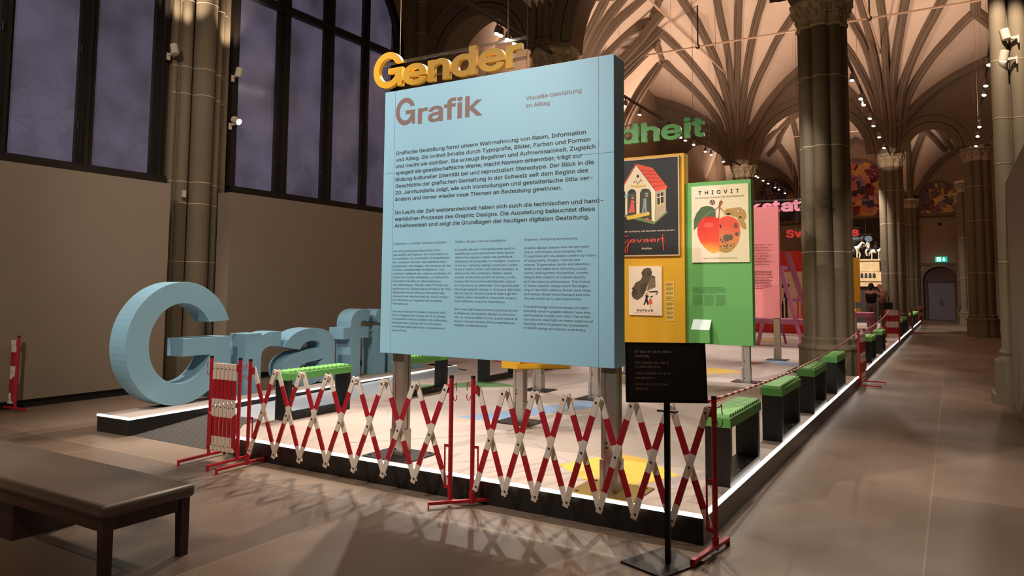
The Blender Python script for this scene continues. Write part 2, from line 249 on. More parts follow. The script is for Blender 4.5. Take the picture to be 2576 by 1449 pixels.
HOUSE=[["p_olive",[[-4.823,3.305],[-4.353,3.382],[-4.329,2.853],[-4.824,2.914]]],["p_green",[[-4.874,2.943],[-4.881,2.91],[-4.323,2.754],[-4.077,2.953],[-4.111,2.981],[-4.329,2.827]]],["p_cream",[[-4.643,3.797],[-4.88,3.43],[-4.873,3.355],[-4.844,3.346],[-4.846,2.942],[-4.807,2.94],[-4.806,3.304],[-4.787,3.356],[-4.73,3.384],[-4.673,3.369],[-4.643,3.321],[-4.64,2.94],[-4.584,2.93],[-4.573,3.31],[-4.54,3.368],[-4.47,3.381],[-4.401,3.359],[-4.37,3.297],[-4.363,2.828],[-4.309,2.793],[-4.298,3.326]]],["p_beige",[[-4.298,3.326],[-4.108,3.354],[-4.111,2.961],[-4.302,2.8]]],["p_red",[[-4.643,3.824],[-4.344,3.727],[-4.081,3.378],[-4.094,3.353],[-4.285,3.319],[-4.622,3.782]]],["p_red",[[-4.643,3.824],[-4.88,3.43],[-4.88,3.47],[-4.657,3.819]]],["p_tile",[[-4.552,3.71],[-4.324,3.665],[-4.317,3.656],[-4.545,3.696]]],["p_tile",[[-4.504,3.639],[-4.276,3.609],[-4.269,3.599],[-4.497,3.625]]],["p_tile",[[-4.455,3.569],[-4.226,3.546],[-4.22,3.535],[-4.449,3.555]]],["p_tile",[[-4.407,3.492],[-4.175,3.489],[-4.171,3.479],[-4.401,3.478]]],["p_tile",[[-4.353,3.409],[-4.124,3.427],[-4.118,3.416],[-4.346,3.395]]],["p_dark",[[-4.262,3.271],[-4.156,3.298],[-4.153,3.12],[-4.259,3.087]]],["p_cream",[[-4.217,3.284],[-4.203,3.287],[-4.2,3.097],[-4.214,3.091]]],["p_cream",[[-4.262,3.218],[-4.153,3.238],[-4.153,3.225],[-4.262,3.203]]],["p_yel",[[-4.266,3.067],[-4.133,3.126],[-4.133,3.106],[-4.263,3.05]]],["p_yel",[[-4.824,2.914],[-4.424,2.976],[-4.394,2.942],[-4.411,2.916],[-4.796,2.846],[-4.82,2.874]]],["p_coral",[[-4.731,3.198],[-4.688,3.189],[-4.668,2.974],[-4.788,2.973],[-4.745,3.112]]],["p_coral",[[-4.688,3.176],[-4.611,3.138],[-4.611,3.129],[-4.686,3.156]]],["p_skin",[[-4.724,3.245],[-4.685,3.243],[-4.681,3.205],[-4.728,3.208]]],["p_olive2",[[-4.752,3.26],[-4.66,3.255],[-4.681,3.276],[-4.73,3.279]]],["p_bluegrey",[[-4.873,3.253],[-4.823,3.305],[-4.766,3.288],[-4.837,3.238]]],["p_grey",[[-4.506,3.212],[-4.457,3.203],[-4.452,2.951],[-4.48,2.946],[-4.486,3.072],[-4.521,2.934],[-4.546,2.935],[-4.514,3.087]]],["p_skin",[[-4.471,3.264],[-4.434,3.261],[-4.434,3.228],[-4.471,3.23]]],["p_grey",[[-4.485,3.284],[-4.416,3.26],[-4.429,3.301],[-4.464,3.31]]],["p_yel",[[-4.737,3.454],[-4.603,3.432],[-4.463,3.443],[-4.463,3.423],[-4.603,3.398],[-4.737,3.427]]],["p_coral",[[-4.69,3.518],[-4.673,3.524],[-4.656,3.506],[-4.673,3.49],[-4.69,3.495]]],["p_coral",[[-4.56,3.529],[-4.539,3.532],[-4.528,3.511],[-4.542,3.495],[-4.56,3.503]]],["p_dark",[[-4.623,3.628],[-4.602,3.629],[-4.585,3.598],[-4.602,3.573],[-4.627,3.577],[-4.637,3.602]]],["p_olive2",[[-4.665,3.577],[-4.617,3.48],[-4.61,3.479],[-4.603,3.439],[-4.608,3.439],[-4.617,3.473],[-4.628,3.474]]],["p_olive2",[[-4.546,3.575],[-4.595,3.492],[-4.602,3.492],[-4.603,3.472],[-4.589,3.478]]],["p_coral",[[-4.487,2.86],[-4.425,2.87],[-4.404,2.823],[-4.453,2.832]]]]
BOOT=[["p_brown2",[[-4.377,1.879],[-4.308,1.855],[-4.303,1.686],[-4.404,1.649],[-4.455,1.613],[-4.429,1.758]]],["p_dark",[[-4.365,1.891],[-4.305,1.857],[-4.314,1.845],[-4.358,1.857]]],["p_brown",[[-4.447,2.019],[-4.389,2.006],[-4.362,1.94],[-4.377,1.867],[-4.429,1.758],[-4.468,1.637],[-4.532,1.527],[-4.623,1.465],[-4.7,1.488],[-4.735,1.561],[-4.713,1.659],[-4.667,1.757],[-4.57,1.806],[-4.537,1.867],[-4.556,1.928],[-4.511,1.995]]],["p_sole",[[-4.73,1.671],[-4.71,1.684],[-4.648,1.566],[-4.664,1.553]]],["p_sole",[[-4.706,1.659],[-4.687,1.672],[-4.635,1.562],[-4.651,1.55]]],["p_sole",[[-4.72,1.61],[-4.635,1.648],[-4.628,1.635],[-4.716,1.595]]],["p_sole",[[-4.72,1.581],[-4.643,1.621],[-4.636,1.608],[-4.716,1.566]]],["p_sole",[[-4.72,1.551],[-4.651,1.594],[-4.644,1.582],[-4.716,1.537]]],["p_sole",[[-4.72,1.522],[-4.659,1.567],[-4.652,1.555],[-4.716,1.507]]],["p_sole",[[-4.57,1.721],[-4.448,1.758],[-4.448,1.743],[-4.567,1.706]]],["p_sole",[[-4.57,1.689],[-4.464,1.722],[-4.464,1.707],[-4.568,1.675]]],["p_sole",[[-4.57,1.658],[-4.479,1.685],[-4.479,1.671],[-4.568,1.643]]],["p_sole",[[-4.57,1.626],[-4.495,1.649],[-4.495,1.634],[-4.568,1.612]]],["p_sole",[[-4.571,1.595],[-4.51,1.612],[-4.51,1.598],[-4.568,1.58]]],["p_sole",[[-4.543,1.953],[-4.498,1.971],[-4.494,1.962],[-4.541,1.94]]],["p_sole",[[-4.539,1.933],[-4.498,1.944],[-4.494,1.935],[-4.537,1.921]]],["p_sole",[[-4.536,1.914],[-4.498,1.917],[-4.494,1.909],[-4.533,1.901]]],["p_sole",[[-4.532,1.923],[-4.498,1.89],[-4.495,1.882],[-4.529,1.911]]],["p_sole",[[-4.447,1.94],[-4.377,1.952],[-4.377,1.942],[-4.447,1.93]]],["p_sole",[[-4.447,1.921],[-4.377,1.93],[-4.377,1.92],[-4.447,1.911]]],["p_sole",[[-4.447,1.901],[-4.377,1.908],[-4.377,1.899],[-4.447,1.891]]],["p_sole",[[-4.447,1.882],[-4.377,1.886],[-4.377,1.877],[-4.447,1.872]]],["p_dark",[[-4.43,1.613],[-4.278,1.626],[-4.253,1.603],[-4.297,1.548],[-4.306,1.554],[-4.272,1.602],[-4.417,1.598]]],["p_dark",[[-4.487,1.552],[-4.43,1.546],[-4.424,1.528],[-4.45,1.492],[-4.431,1.444],[-4.425,1.39],[-4.45,1.389],[-4.469,1.443],[-4.501,1.382],[-4.52,1.388],[-4.494,1.455],[-4.479,1.516]]],["p_skin",[[-4.474,1.588],[-4.443,1.589],[-4.44,1.555],[-4.475,1.554]]],["p_coral",[[-4.411,1.492],[-4.373,1.487],[-4.357,1.409],[-4.385,1.408],[-4.388,1.342],[-4.398,1.342],[-4.4,1.408],[-4.425,1.408]]],["p_dark",[[-4.398,1.529],[-4.348,1.547],[-4.354,1.529],[-4.386,1.505]]]]
APPLE=[["p_paper2",[[-3.221,3.361],[-2.764,3.365],[-2.758,2.099],[-3.237,2.099]]],["p_leaf",[[-3.291,2.965],[-3.344,3.011],[-3.442,3.032],[-3.529,3.009],[-3.607,2.915],[-3.653,2.807],[-3.654,2.687],[-3.66,2.627],[-3.599,2.685],[-3.499,2.823],[-3.335,2.837],[-3.287,2.825]]],["p_leafd",[[-3.291,2.96],[-3.388,2.926],[-3.487,2.855],[-3.587,2.717],[-3.487,2.844],[-3.383,2.915],[-3.296,2.955]]],["p_rot",[[-3.152,2.926],[-3.109,2.967],[-3.046,2.969],[-2.962,2.981],[-2.889,2.983],[-2.817,2.921],[-2.793,2.835],[-2.804,2.793],[-2.835,2.763],[-2.805,2.709],[-2.801,2.646],[-2.786,2.629],[-2.832,2.615],[-2.883,2.659],[-2.914,2.724],[-2.954,2.821],[-3.058,2.857],[-3.143,2.861]]],["p_dark",[[-3.042,2.878],[-3.045,2.871],[-3.053,2.865],[-3.065,2.861],[-3.079,2.861],[-3.093,2.863],[-3.105,2.867],[-3.113,2.874],[-3.116,2.881],[-3.113,2.889],[-3.105,2.895],[-3.093,2.898],[-3.079,2.899],[-3.065,2.897],[-3.053,2.892],[-3.045,2.886]]],["p_dark",[[-2.875,2.82],[-2.876,2.813],[-2.88,2.808],[-2.887,2.804],[-2.894,2.803],[-2.901,2.805],[-2.907,2.809],[-2.911,2.815],[-2.912,2.821],[-2.911,2.828],[-2.906,2.833],[-2.9,2.836],[-2.893,2.837],[-2.886,2.836],[-2.88,2.832],[-2.876,2.826]]],["p_brown2",[[-2.904,2.92],[-2.907,2.911],[-2.913,2.903],[-2.921,2.899],[-2.932,2.898],[-2.942,2.9],[-2.951,2.905],[-2.957,2.913],[-2.959,2.922],[-2.956,2.931],[-2.95,2.938],[-2.942,2.943],[-2.931,2.944],[-2.921,2.942],[-2.912,2.936],[-2.906,2.929]]],["p_paper",[[-2.916,2.92],[-2.917,2.915],[-2.921,2.911],[-2.926,2.909],[-2.932,2.908],[-2.938,2.909],[-2.943,2.912],[-2.946,2.917],[-2.947,2.922],[-2.946,2.926],[-2.942,2.93],[-2.937,2.933],[-2.931,2.934],[-2.925,2.932],[-2.92,2.929],[-2.917,2.925]]],["apple",[[-3.239,2.817],[-3.325,2.846],[-3.422,2.852],[-3.509,2.823],[-3.571,2.749],[-3.599,2.641],[-3.589,2.532],[-3.547,2.433],[-3.482,2.345],[-3.407,2.279],[-3.332,2.247],[-3.278,2.265],[-3.235,2.275]]],["applerot",[[-3.235,2.275],[-3.193,2.264],[-3.119,2.247],[-3.045,2.272],[-2.971,2.344],[-2.918,2.438],[-2.895,2.564],[-2.904,2.692],[-2.944,2.778],[-3.006,2.828],[-3.09,2.848],[-3.164,2.839],[-3.218,2.811],[-3.239,2.817]]],["p_coral",[[-3.321,2.707],[-3.327,2.691],[-3.345,2.678],[-3.371,2.669],[-3.402,2.667],[-3.433,2.671],[-3.46,2.682],[-3.477,2.696],[-3.483,2.713],[-3.477,2.73],[-3.459,2.743],[-3.432,2.751],[-3.401,2.754],[-3.37,2.749],[-3.344,2.739],[-3.327,2.724]]],["p_brown",[[-3.058,2.49],[-3.063,2.467],[-3.075,2.449],[-3.094,2.437],[-3.117,2.433],[-3.139,2.438],[-3.157,2.451],[-3.17,2.47],[-3.174,2.493],[-3.169,2.515],[-3.156,2.534],[-3.137,2.546],[-3.115,2.55],[-3.093,2.545],[-3.074,2.532],[-3.062,2.512]]],["p_brown",[[-3.013,2.499],[-3.016,2.481],[-3.025,2.466],[-3.038,2.456],[-3.053,2.452],[-3.068,2.456],[-3.081,2.467],[-3.09,2.483],[-3.092,2.501],[-3.089,2.52],[-3.08,2.535],[-3.067,2.545],[-3.052,2.548],[-3.037,2.544],[-3.024,2.533],[-3.015,2.517]]],["p_brown",[[-2.937,2.682],[-2.939,2.664],[-2.946,2.649],[-2.956,2.639],[-2.967,2.636],[-2.978,2.64],[-2.987,2.65],[-2.993,2.666],[-2.995,2.684],[-2.993,2.703],[-2.986,2.718],[-2.977,2.728],[-2.965,2.731],[-2.954,2.727],[-2.945,2.716],[-2.939,2.701]]],["p_brown",[[-2.921,2.549],[-2.924,2.536],[-2.931,2.526],[-2.941,2.519],[-2.953,2.516],[-2.965,2.519],[-2.975,2.527],[-2.981,2.538],[-2.984,2.551],[-2.981,2.564],[-2.974,2.575],[-2.964,2.582],[-2.952,2.584],[-2.94,2.581],[-2.93,2.573],[-2.923,2.562]]],["p_dark",[[-3.224,2.73],[-3.198,2.692],[-3.204,2.649],[-3.225,2.671]]],["p_dark",[[-3.198,2.462],[-3.202,2.452],[-3.212,2.448],[-3.221,2.452],[-3.225,2.462],[-3.221,2.472],[-3.211,2.476],[-3.202,2.472]]],["p_dark",[[-3.165,2.434],[-3.17,2.424],[-3.18,2.419],[-3.191,2.424],[-3.195,2.435],[-3.19,2.445],[-3.18,2.449],[-3.169,2.445]]],["p_dark",[[-3.146,2.364],[-3.15,2.354],[-3.16,2.351],[-3.17,2.355],[-3.173,2.365],[-3.169,2.375],[-3.16,2.378],[-3.15,2.374]]],["p_dark",[[-3.103,2.358],[-3.107,2.347],[-3.118,2.343],[-3.128,2.348],[-3.132,2.359],[-3.128,2.369],[-3.117,2.373],[-3.107,2.368]]],["p_dark",[[-3.091,2.384],[-3.094,2.377],[-3.101,2.374],[-3.109,2.377],[-3.112,2.385],[-3.109,2.392],[-3.101,2.395],[-3.094,2.392]]],["p_dark",[[-3.035,2.367],[-3.04,2.357],[-3.049,2.353],[-3.059,2.358],[-3.063,2.368],[-3.059,2.377],[-3.049,2.381],[-3.039,2.377]]],["p_dark",[[-3.124,2.326],[-3.127,2.32],[-3.134,2.317],[-3.141,2.32],[-3.143,2.327],[-3.14,2.334],[-3.134,2.336],[-3.127,2.333]]],["p_dark",[[-3.208,2.355],[-3.211,2.347],[-3.218,2.344],[-3.226,2.348],[-3.229,2.355],[-3.226,2.363],[-3.218,2.366],[-3.211,2.363]]],["p_dark",[[-3.135,2.412],[-3.137,2.406],[-3.143,2.404],[-3.149,2.406],[-3.152,2.412],[-3.149,2.418],[-3.143,2.421],[-3.137,2.418]]],["p_dark",[[-2.992,2.398],[-2.995,2.391],[-3.002,2.388],[-3.008,2.391],[-3.011,2.398],[-3.008,2.405],[-3.001,2.407],[-2.995,2.405]]],["p_dark",[[-3.193,2.494],[-3.195,2.488],[-3.201,2.486],[-3.206,2.489],[-3.208,2.494],[-3.206,2.499],[-3.2,2.501],[-3.195,2.499]]],["p_dark",[[-3.089,2.326],[-3.092,2.32],[-3.097,2.318],[-3.102,2.321],[-3.104,2.326],[-3.102,2.331],[-3.097,2.333],[-3.092,2.331]]],["p_dark",[[-3.005,2.35],[-3.007,2.345],[-3.013,2.343],[-3.018,2.345],[-3.02,2.351],[-3.018,2.356],[-3.012,2.358],[-3.007,2.356]]],["p_stem",[[-3.25,2.818],[-3.236,2.919],[-3.237,3.006],[-3.23,3.081],[-3.203,3.109],[-3.171,3.094],[-3.177,3.056],[-3.21,3.015],[-3.225,2.919],[-3.231,2.813]]],["p_stem",[[-3.291,2.965],[-3.236,3.022],[-3.234,3.011],[-3.286,2.954]]],["p_stem",[[-3.215,3.004],[-3.152,2.926],[-3.157,2.916],[-3.22,2.989]]],["p_dark",[[-3.296,3.082],[-3.298,3.069],[-3.305,3.057],[-3.315,3.048],[-3.328,3.043],[-3.342,3.041],[-3.356,3.044],[-3.368,3.051],[-3.378,3.061],[-3.384,3.073],[-3.387,3.087],[-3.384,3.1],[-3.378,3.112],[-3.367,3.121],[-3.355,3.127],[-3.341,3.128],[-3.327,3.125],[-3.314,3.118],[-3.304,3.108],[-3.298,3.096]]],["p_paper",[[-3.331,3.11],[-3.334,3.103],[-3.341,3.101],[-3.348,3.104],[-3.351,3.111],[-3.348,3.118],[-3.341,3.12],[-3.334,3.117]]],["p_paper",[[-3.305,3.09],[-3.308,3.083],[-3.315,3.081],[-3.322,3.084],[-3.325,3.091],[-3.322,3.098],[-3.315,3.1],[-3.308,3.097]]],["p_paper",[[-3.316,3.059],[-3.318,3.053],[-3.325,3.05],[-3.332,3.053],[-3.335,3.06],[-3.332,3.067],[-3.325,3.07],[-3.318,3.066]]],["p_paper",[[-3.348,3.061],[-3.351,3.054],[-3.358,3.052],[-3.365,3.055],[-3.367,3.062],[-3.364,3.069],[-3.357,3.071],[-3.351,3.068]]],["p_paper",[[-3.357,3.093],[-3.36,3.086],[-3.367,3.084],[-3.374,3.087],[-3.377,3.094],[-3.374,3.101],[-3.367,3.103],[-3.36,3.1]]],["p_coral",[[-3.328,3.083],[-3.331,3.075],[-3.337,3.071],[-3.345,3.071],[-3.352,3.076],[-3.354,3.084],[-3.352,3.092],[-3.345,3.096],[-3.337,3.096],[-3.331,3.091]]]]
POSTERS={"house":[[-4.878,3.884],[-3.896,3.877],[-3.897,2.234],[-4.879,2.236]],"boot":[[-4.787,2.046],[-4.196,2.041],[-4.191,1.207],[-4.782,1.212]],"apple":[[-3.692,3.365],[-2.764,3.365],[-2.758,2.099],[-3.688,2.097]],"cap1":[[-4.139,1.783],[-3.985,1.783],[-3.985,1.469],[-4.135,1.467]],"cap2":[[-4.136,1.455],[-3.985,1.457],[-3.984,1.126],[-4.134,1.127]],"htext1":[[-4.875,2.634],[-3.967,2.625],[-3.966,2.663],[-4.875,2.675]],"gev":[[-4.876,2.434],[-4.102,2.428],[-4.101,2.558],[-4.875,2.567]],"roll":[[-4.545,2.327],[-4.37,2.323],[-4.37,2.369],[-4.545,2.373]],"duf":[[-4.637,1.273],[-4.349,1.277],[-4.349,1.327],[-4.636,1.321]],"dufsub":[[-4.695,1.251],[-4.287,1.245],[-4.287,1.26],[-4.695,1.269]],"thio":[[-3.571,3.22],[-2.906,3.218],[-2.905,3.308],[-3.57,3.308]],"ein":[[-3.629,3.155],[-2.829,3.157],[-2.829,3.186],[-3.629,3.185]],"geg":[[-3.5,2.156],[-2.948,2.162],[-2.947,2.185],[-3.5,2.178]],"gblk":[[-3.691,1.693],[-3.14,1.689],[-3.141,1.601],[-3.692,1.584]],"gcols":[[-3.687,1.566],[-3.136,1.566],[-3.138,1.386],[-3.689,1.383]],"box":[[-3.646,1.132],[-3.366,1.13],[-3.41,1.01],[-3.693,1.013]],"boxb":[[-3.677,0.787],[-3.364,0.789]],"pk1":[[-3.632,2.617],[-3.268,2.608],[-3.305,2.192],[-3.639,2.195]],"pk2":[[-3.616,2.046],[-3.255,2.045],[-3.258,1.917]]}
import math
def _ha(r): return 7.1+2.2*(1-math.exp(-r/.8))+.34*r
def _hn(r): return 7.1+2.9*(1-math.exp(-r/.8))+.5*r
def _ss(t):
    t=max(0,min(1,t)); return t*t*(3-2*t)
def vault_z(x,y,kind=1):
    # kind 1: hall between the arcades, 2: bay behind, 0: front bay
    ya,yb={1:(14.6,32.45),2:(32.45,49.4),0:(-4.0,14.6)}[kind]
    z=99
    for cy in (ya,yb):
        for cx,s in ((-7.7,-1),(-2.05,1)):
            r=max(0,math.hypot(x-cx,y-cy)-.35)
            t=_ss(((x-cx)*s+.9)/1.8)
            z=min(z,_hn(r)*(1-t)+_ha(r)*t)
    for f in (.14,.42,.70):
        wy=ya+(yb-ya)*f
        for wx in (-11.9,4.3):
            r=max(0,math.hypot(x-wx,(y-wy))-.35)
            z=min(z,7.1+2.9*(1-math.exp(-r/.8))+.5*r)
    return z
# ---------------------------------------------------------------- the hall
stone = mat('stone', (112,98,77), .8, var=.10, scale=1.2, bump=.06, bscale=30)
stone_d = mat('stone_dark', (112,94,78), .85, var=.08, scale=1.5, bump=.05, bscale=30)
plaster = mat('vault_plaster', (222,196,176), .9, var=.05, scale=.8)
rib_m = mat('rib_stone', (116,96,80), .85, var=.08, scale=2)
wallp = mat('wall_plaster', (150,126,104), .9, var=.04, scale=1)
carve = mat('carved_stone', (176,158,130), .8, var=.15, scale=9)
dark_frame = mat('window_metal', (38,32,29), .5, metal=.3)
pale = mat('joint_mortar', (190,168,140), .9)
panel_m = mat('painted_board', (130,114,97), .8, var=.02, scale=2)
black = mat('black_board', (20,18,17), .55)
def floor_mat():
    m = mat('terrazzo', (126,106,90), .36); nt = m.node_tree; b = nt.nodes['Principled BSDF']; L = nt.links.new
    tc = nt.nodes.new('ShaderNodeTexCoord'); mp = nt.nodes.new('ShaderNodeMapping'); mp.inputs['Location'].default_value = (.2,.965,0); L(tc.outputs['Object'], mp.inputs['Vector'])
    br = nt.nodes.new('ShaderNodeTexBrick'); br.offset = .0; br.inputs['Scale'].default_value = 1; br.inputs['Brick Width'].default_value = 3.64; br.inputs['Row Height'].default_value = 2.645
    br.inputs['Mortar Size'].default_value = .006; br.inputs['Mortar Smooth'].default_value = .2; br.inputs['Bias'].default_value = 0
    br.inputs['Color1'].default_value = (.24,.168,.116,1); br.inputs['Color2'].default_value = (.14,.098,.070,1); br.inputs['Mortar'].default_value = (.30,.22,.16,1)
    L(mp.outputs[0], br.inputs['Vector'])
    n = nt.nodes.new('ShaderNodeTexNoise'); n.inputs['Scale'].default_value = 70; n.inputs['Detail'].default_value = 8; n.inputs['Roughness'].default_value = .75; L(tc.outputs['Object'], n.inputs['Vector'])
    n2 = nt.nodes.new('ShaderNodeTexNoise'); n2.inputs['Scale'].default_value = .9; n2.inputs['Detail'].default_value = 3; L(tc.outputs['Object'], n2.inputs['Vector'])
    r = nt.nodes.new('ShaderNodeMapRange'); r.inputs['From Min'].default_value = .25; r.inputs['From Max'].default_value = .75; r.inputs['To Min'].default_value = .6; r.inputs['To Max'].default_value = 1.4; L(n.outputs['Fac'], r.inputs['Value'])
    r2 = nt.nodes.new('ShaderNodeMapRange'); r2.inputs['From Min'].default_value = .3; r2.inputs['From Max'].default_value = .7; r2.inputs['To Min'].default_value = .85; r2.inputs['To Max'].default_value = 1.12; L(n2.outputs['Fac'], r2.inputs['Value'])
    q = nt.nodes.new('ShaderNodeMath'); q.operation = 'MULTIPLY'; L(r.outputs[0], q.inputs[0]); L(r2.outputs[0], q.inputs[1])
    x = nt.nodes.new('ShaderNodeVectorMath'); x.operation = 'SCALE'; L(br.outputs['Color'], x.inputs[0]); L(q.outputs[0], x.inputs['Scale']); L(x.outputs[0], b.inputs['Base Color'])
    rr = nt.nodes.new('ShaderNodeMapRange'); rr.inputs['To Min'].default_value = .22; rr.inputs['To Max'].default_value = .5; L(n2.outputs['Fac'], rr.inputs['Value']); L(rr.outputs[0], b.inputs['Roughness'])
    return m
struct(B().quad((-14,-7,0),(7,-7,0),(7,50.5,0),(-14,50.5,0)).obj('floor', floor_mat()))
# side and end walls
WX, RX, EY = -11.45, 3.9, 49.3
struct(B().box(WX-.5,WX,-7,50,0,13.5).obj('wall_left', wallp))
struct(B().box(RX,RX+.4,-7,50,0,13.5).obj('wall_right', wallp))
struct(B().box(WX,RX,-7.4,-7,0,13.5).obj('wall_rear', wallp))
def arched_wall(name, y0, y1, openings, m, x0=WX, x1=RX, top=13.6, n=20):
    """a wall across the hall with round-arched openings (left, right, springing height)"""
    b = B(); ys = (y0,y1); xs = [x0]
    for l, r, h in openings: xs += [l, r]
    xs.append(x1)
    for i in range(0,len(xs),2):
        if xs[i+1]-xs[i] > .01: b.box(xs[i],xs[i+1],y0,y1,0,top)
    for l, r, h in openings:
        c, R = (l+r)/2, (r-l)/2; pts = arc(c,h,R,R,180,0,n)
        b.prism([(l,top),(l,h)]+pts[1:-1]+[(r,h),(r,top)], lambda x, z: (x,y0,z), lambda x, z: (x,y1,z))
    return struct(b.obj(name, m))
OPS = [(-10.75,-8.15,7.1),(-7.25,-2.5,7.1),(-1.6,.5,7.1),(1.35,3.5,7.1)]
def lower(ops, y0, y1): # piers under the openings are the columns themselves; the wall starts at the springing
    b = B(); top = 13.6; xs = [WX]
    for l, r, h in ops: xs += [l, r]
    xs.append(RX)
    for i in range(0,len(xs),2): b.box(xs[i],xs[i+1],y0,y1,7.1 if 0 < i < len(xs)-2 else 0,top)
    for l, r, h in ops:
        c, R = (l+r)/2, (r-l)/2
        b.prism([(l,top),(l,h)]+arc(c,h,R,R,180,0,22)[1:-1]+[(r,h),(r,top)], lambda x, z: (x,y0,z), lambda x, z: (x,y1,z))
    return b
struct(lower(OPS,14.05,15.15).obj('wall_near_arcade', stone_d))
struct(lower(OPS,31.95,32.95).obj('wall_far_arcade', stone_d))
# archivolts round the openings
def archivolt(name, y, ops, w=.32, sgn=-1, m=None):
    b = B()
    for l, r, h in ops:
        c, R = (l+r)/2, (r-l)/2
        pts = [(x,y,z) for x, z in arc(c,h,R+.02,R+.02,180,0,24)]
        b.sweep(pts, [(0,-.05),(w*.5,-.05),(w*.5,.05),(w,.05),(w,0),(0,0)][::1], lambda p: (0,sgn,0))
        b.sweep([(c+(x-c)*(R+w)/(R+.02),y,h+(z-h)*(R+w)/(R+.02)) for x, yy, z in pts], [(-.04,-.04),(.04,-.04),(.04,.06),(-.04,.06)], lambda p: (0,sgn,0))
    return struct(b.obj(name, m or stone, smooth=True))
archivolt('trim_1', 14.05, OPS[:3]); archivolt('trim_2', 31.95, OPS[:3]); 
end = lower([(-1.5,.27,2.35)],EY,EY+.6)
b = B(); b.box(WX,-1.5,EY,EY+.6,0,13.6); b.box(.27,RX,EY,EY+.6,0,13.6)
b.prism([(-1.5,13.6),(-1.5,2.35)]+arc(-.615,2.35,.885,.75,180,0,18)[1:-1]+[(.27,2.35),(.27,13.6)], lambda x, z: (x,EY,z), lambda x, z: (x,EY+.6,z))
struct(b.obj('wall_end', wallp))
# ceiling: plaster vault webs and stone ribs
_RP = [(a[0]+(b[0]-a[0])*t,a[1]+(b[1]-a[1])*t,a[2]+(b[2]-a[2])*t) for i, r in enumerate(RIBS) if i < 24 for a, b in zip(r,r[1:]) for t in (0,.5)]
_RP = [(x,y,z-vault_z(x,y,1)) for x, y, z in _RP if z > 8.9]
_RP += [(x,47.05-y,d) for x, y, d in _RP]
def web_z(x, y, kind):      # the plaster follows the ribs it hangs from
    z = vault_z(x,y,kind)
    if kind != 1: return z
    a = .03; c = 0
    for px, py, d in _RP:
        q = (x-px)**2+(y-py)**2
        if q < 4: w_ = math.exp(-q/.35); a += w_; c += w_*d
    return z+c/a
def web(kind, xs, ys, step=.3):
    nx = int((xs[1]-xs[0])/step); ny = int((ys[1]-ys[0])/step); vs = []; fs = []
    for j in range(ny+1):
        for i in range(nx+1):
            x = xs[0]+(xs[1]-xs[0])*i/nx; y = ys[0]+(ys[1]-ys[0])*j/ny; vs.append((x,y,web_z(x,y,kind)+.06))
    fs = [(j*(nx+1)+i,(j+1)*(nx+1)+i,(j+1)*(nx+1)+i+1,j*(nx+1)+i+1) for j in range(ny) for i in range(nx)]
    return B().add(vs, fs)
for k, ys in ((0,(-7,14.1)),(1,(15.1,32)),(2,(32.9,EY+.1))):
    o = web(k,(WX-.3,RX+.2),ys,.25 if k == 1 else .4).obj('ceiling', plaster, smooth=True); struct(o)
    for p in o.data.polygons: p.use_smooth = True
COLS = [(-7.7,14.6),(-2.05,14.6),(-7.7,32.45),(-2.05,32.45),(-7.7,49.4),(-2.05,49.4)]
RIBP = [(-.14,-.3),(.14,-.3),(.14,.05),(.09,.07),(.08,.15),(.03,.165),(0,.20),(-.03,.165),(-.08,.15),(-.09,.07),(-.14,.05)]
SUP = COLS+[(x,14.6+17.85*f) for x in (-11.9,4.3) for f in (.14,.42,.70)]
def down(p, kind):
    x, y = p[0], p[1]; sx_ = sy_ = 0
    for cx, cy in SUP:
        dx, dy = x-cx, y-cy; r = math.hypot(dx,dy)+1e-3
        if r < 9: k = 3*math.exp(-r/1.1)+.25*math.exp(-r/4); sx_ += dx/r*k; sy_ += dy/r*k
    return (sx_, sy_, -1)
def finish(pts):
    pts = [tuple(p) for p in pts]; x, y, z = pts[-1]
    for cx, cy in COLS:
        d = math.hypot(x-cx, y-cy)
        if d < 1.6 and z < 9.3:
            pts.append((cx+(x-cx)*min(1,.46/d), cy+(y-cy)*min(1,.46/d), 7.1)); break
    return pts
rb = B(); MIR = lambda p: (p[0], 47.05-p[1], p[2])
RIBS_ = [(a,max(b,-.1)) for a, b in RIBP]
def rib(pts, kind, flat=False): rb.sweep(pts, RIBS_ if flat else RIBP, lambda p: down(p, kind))
def smooth_pts(pts, n=3):
    out = []; P = [Vector(p) for p in pts]
    for i in range(len(P)-1):
        p0, p1, p2, p3 = P[max(i-1,0)], P[i], P[i+1], P[min(i+2,len(P)-1)]
        for k in range(n):
            t = k/n; out.append(.5*((2*p1)+(p2-p0)*t+(2*p0-5*p1+4*p2-p3)*t*t+(3*p1-p0-3*p2+p3)*t**3))
    return out+[P[-1]]
for i, r in enumerate(RIBS):
    if len(r) < 2: continue
    k = 1 if i < 24 else 2
    p = finish(r); fl_ = 7 <= i <= 12; rib(smooth_pts(p), k, fl_)
    if k == 1: rib([MIR(q) for q in smooth_pts(p)], 1, fl_)
# boundary ribs where the vaults meet the arcade walls
def wall_rib(y, x0, x1, kind, s=1):
    n = 26; pts = [(x0+(x1-x0)*i/n, y, vault_z(x0+(x1-x0)*i/n, y, kind)) for i in range(n+1)]
    rb.sweep(pts, RIBP, lambda p: (0,-.2*s,-1))
for y, k, s in ((31.8,1,1),(15.3,1,-1),(33.1,2,-1),(49.1,2,1)):
    for x0, x1 in ((-11.4,-8.0),(-7.45,-2.3),(-1.75,3.8)): wall_rib(y, x0, x1, k, s)
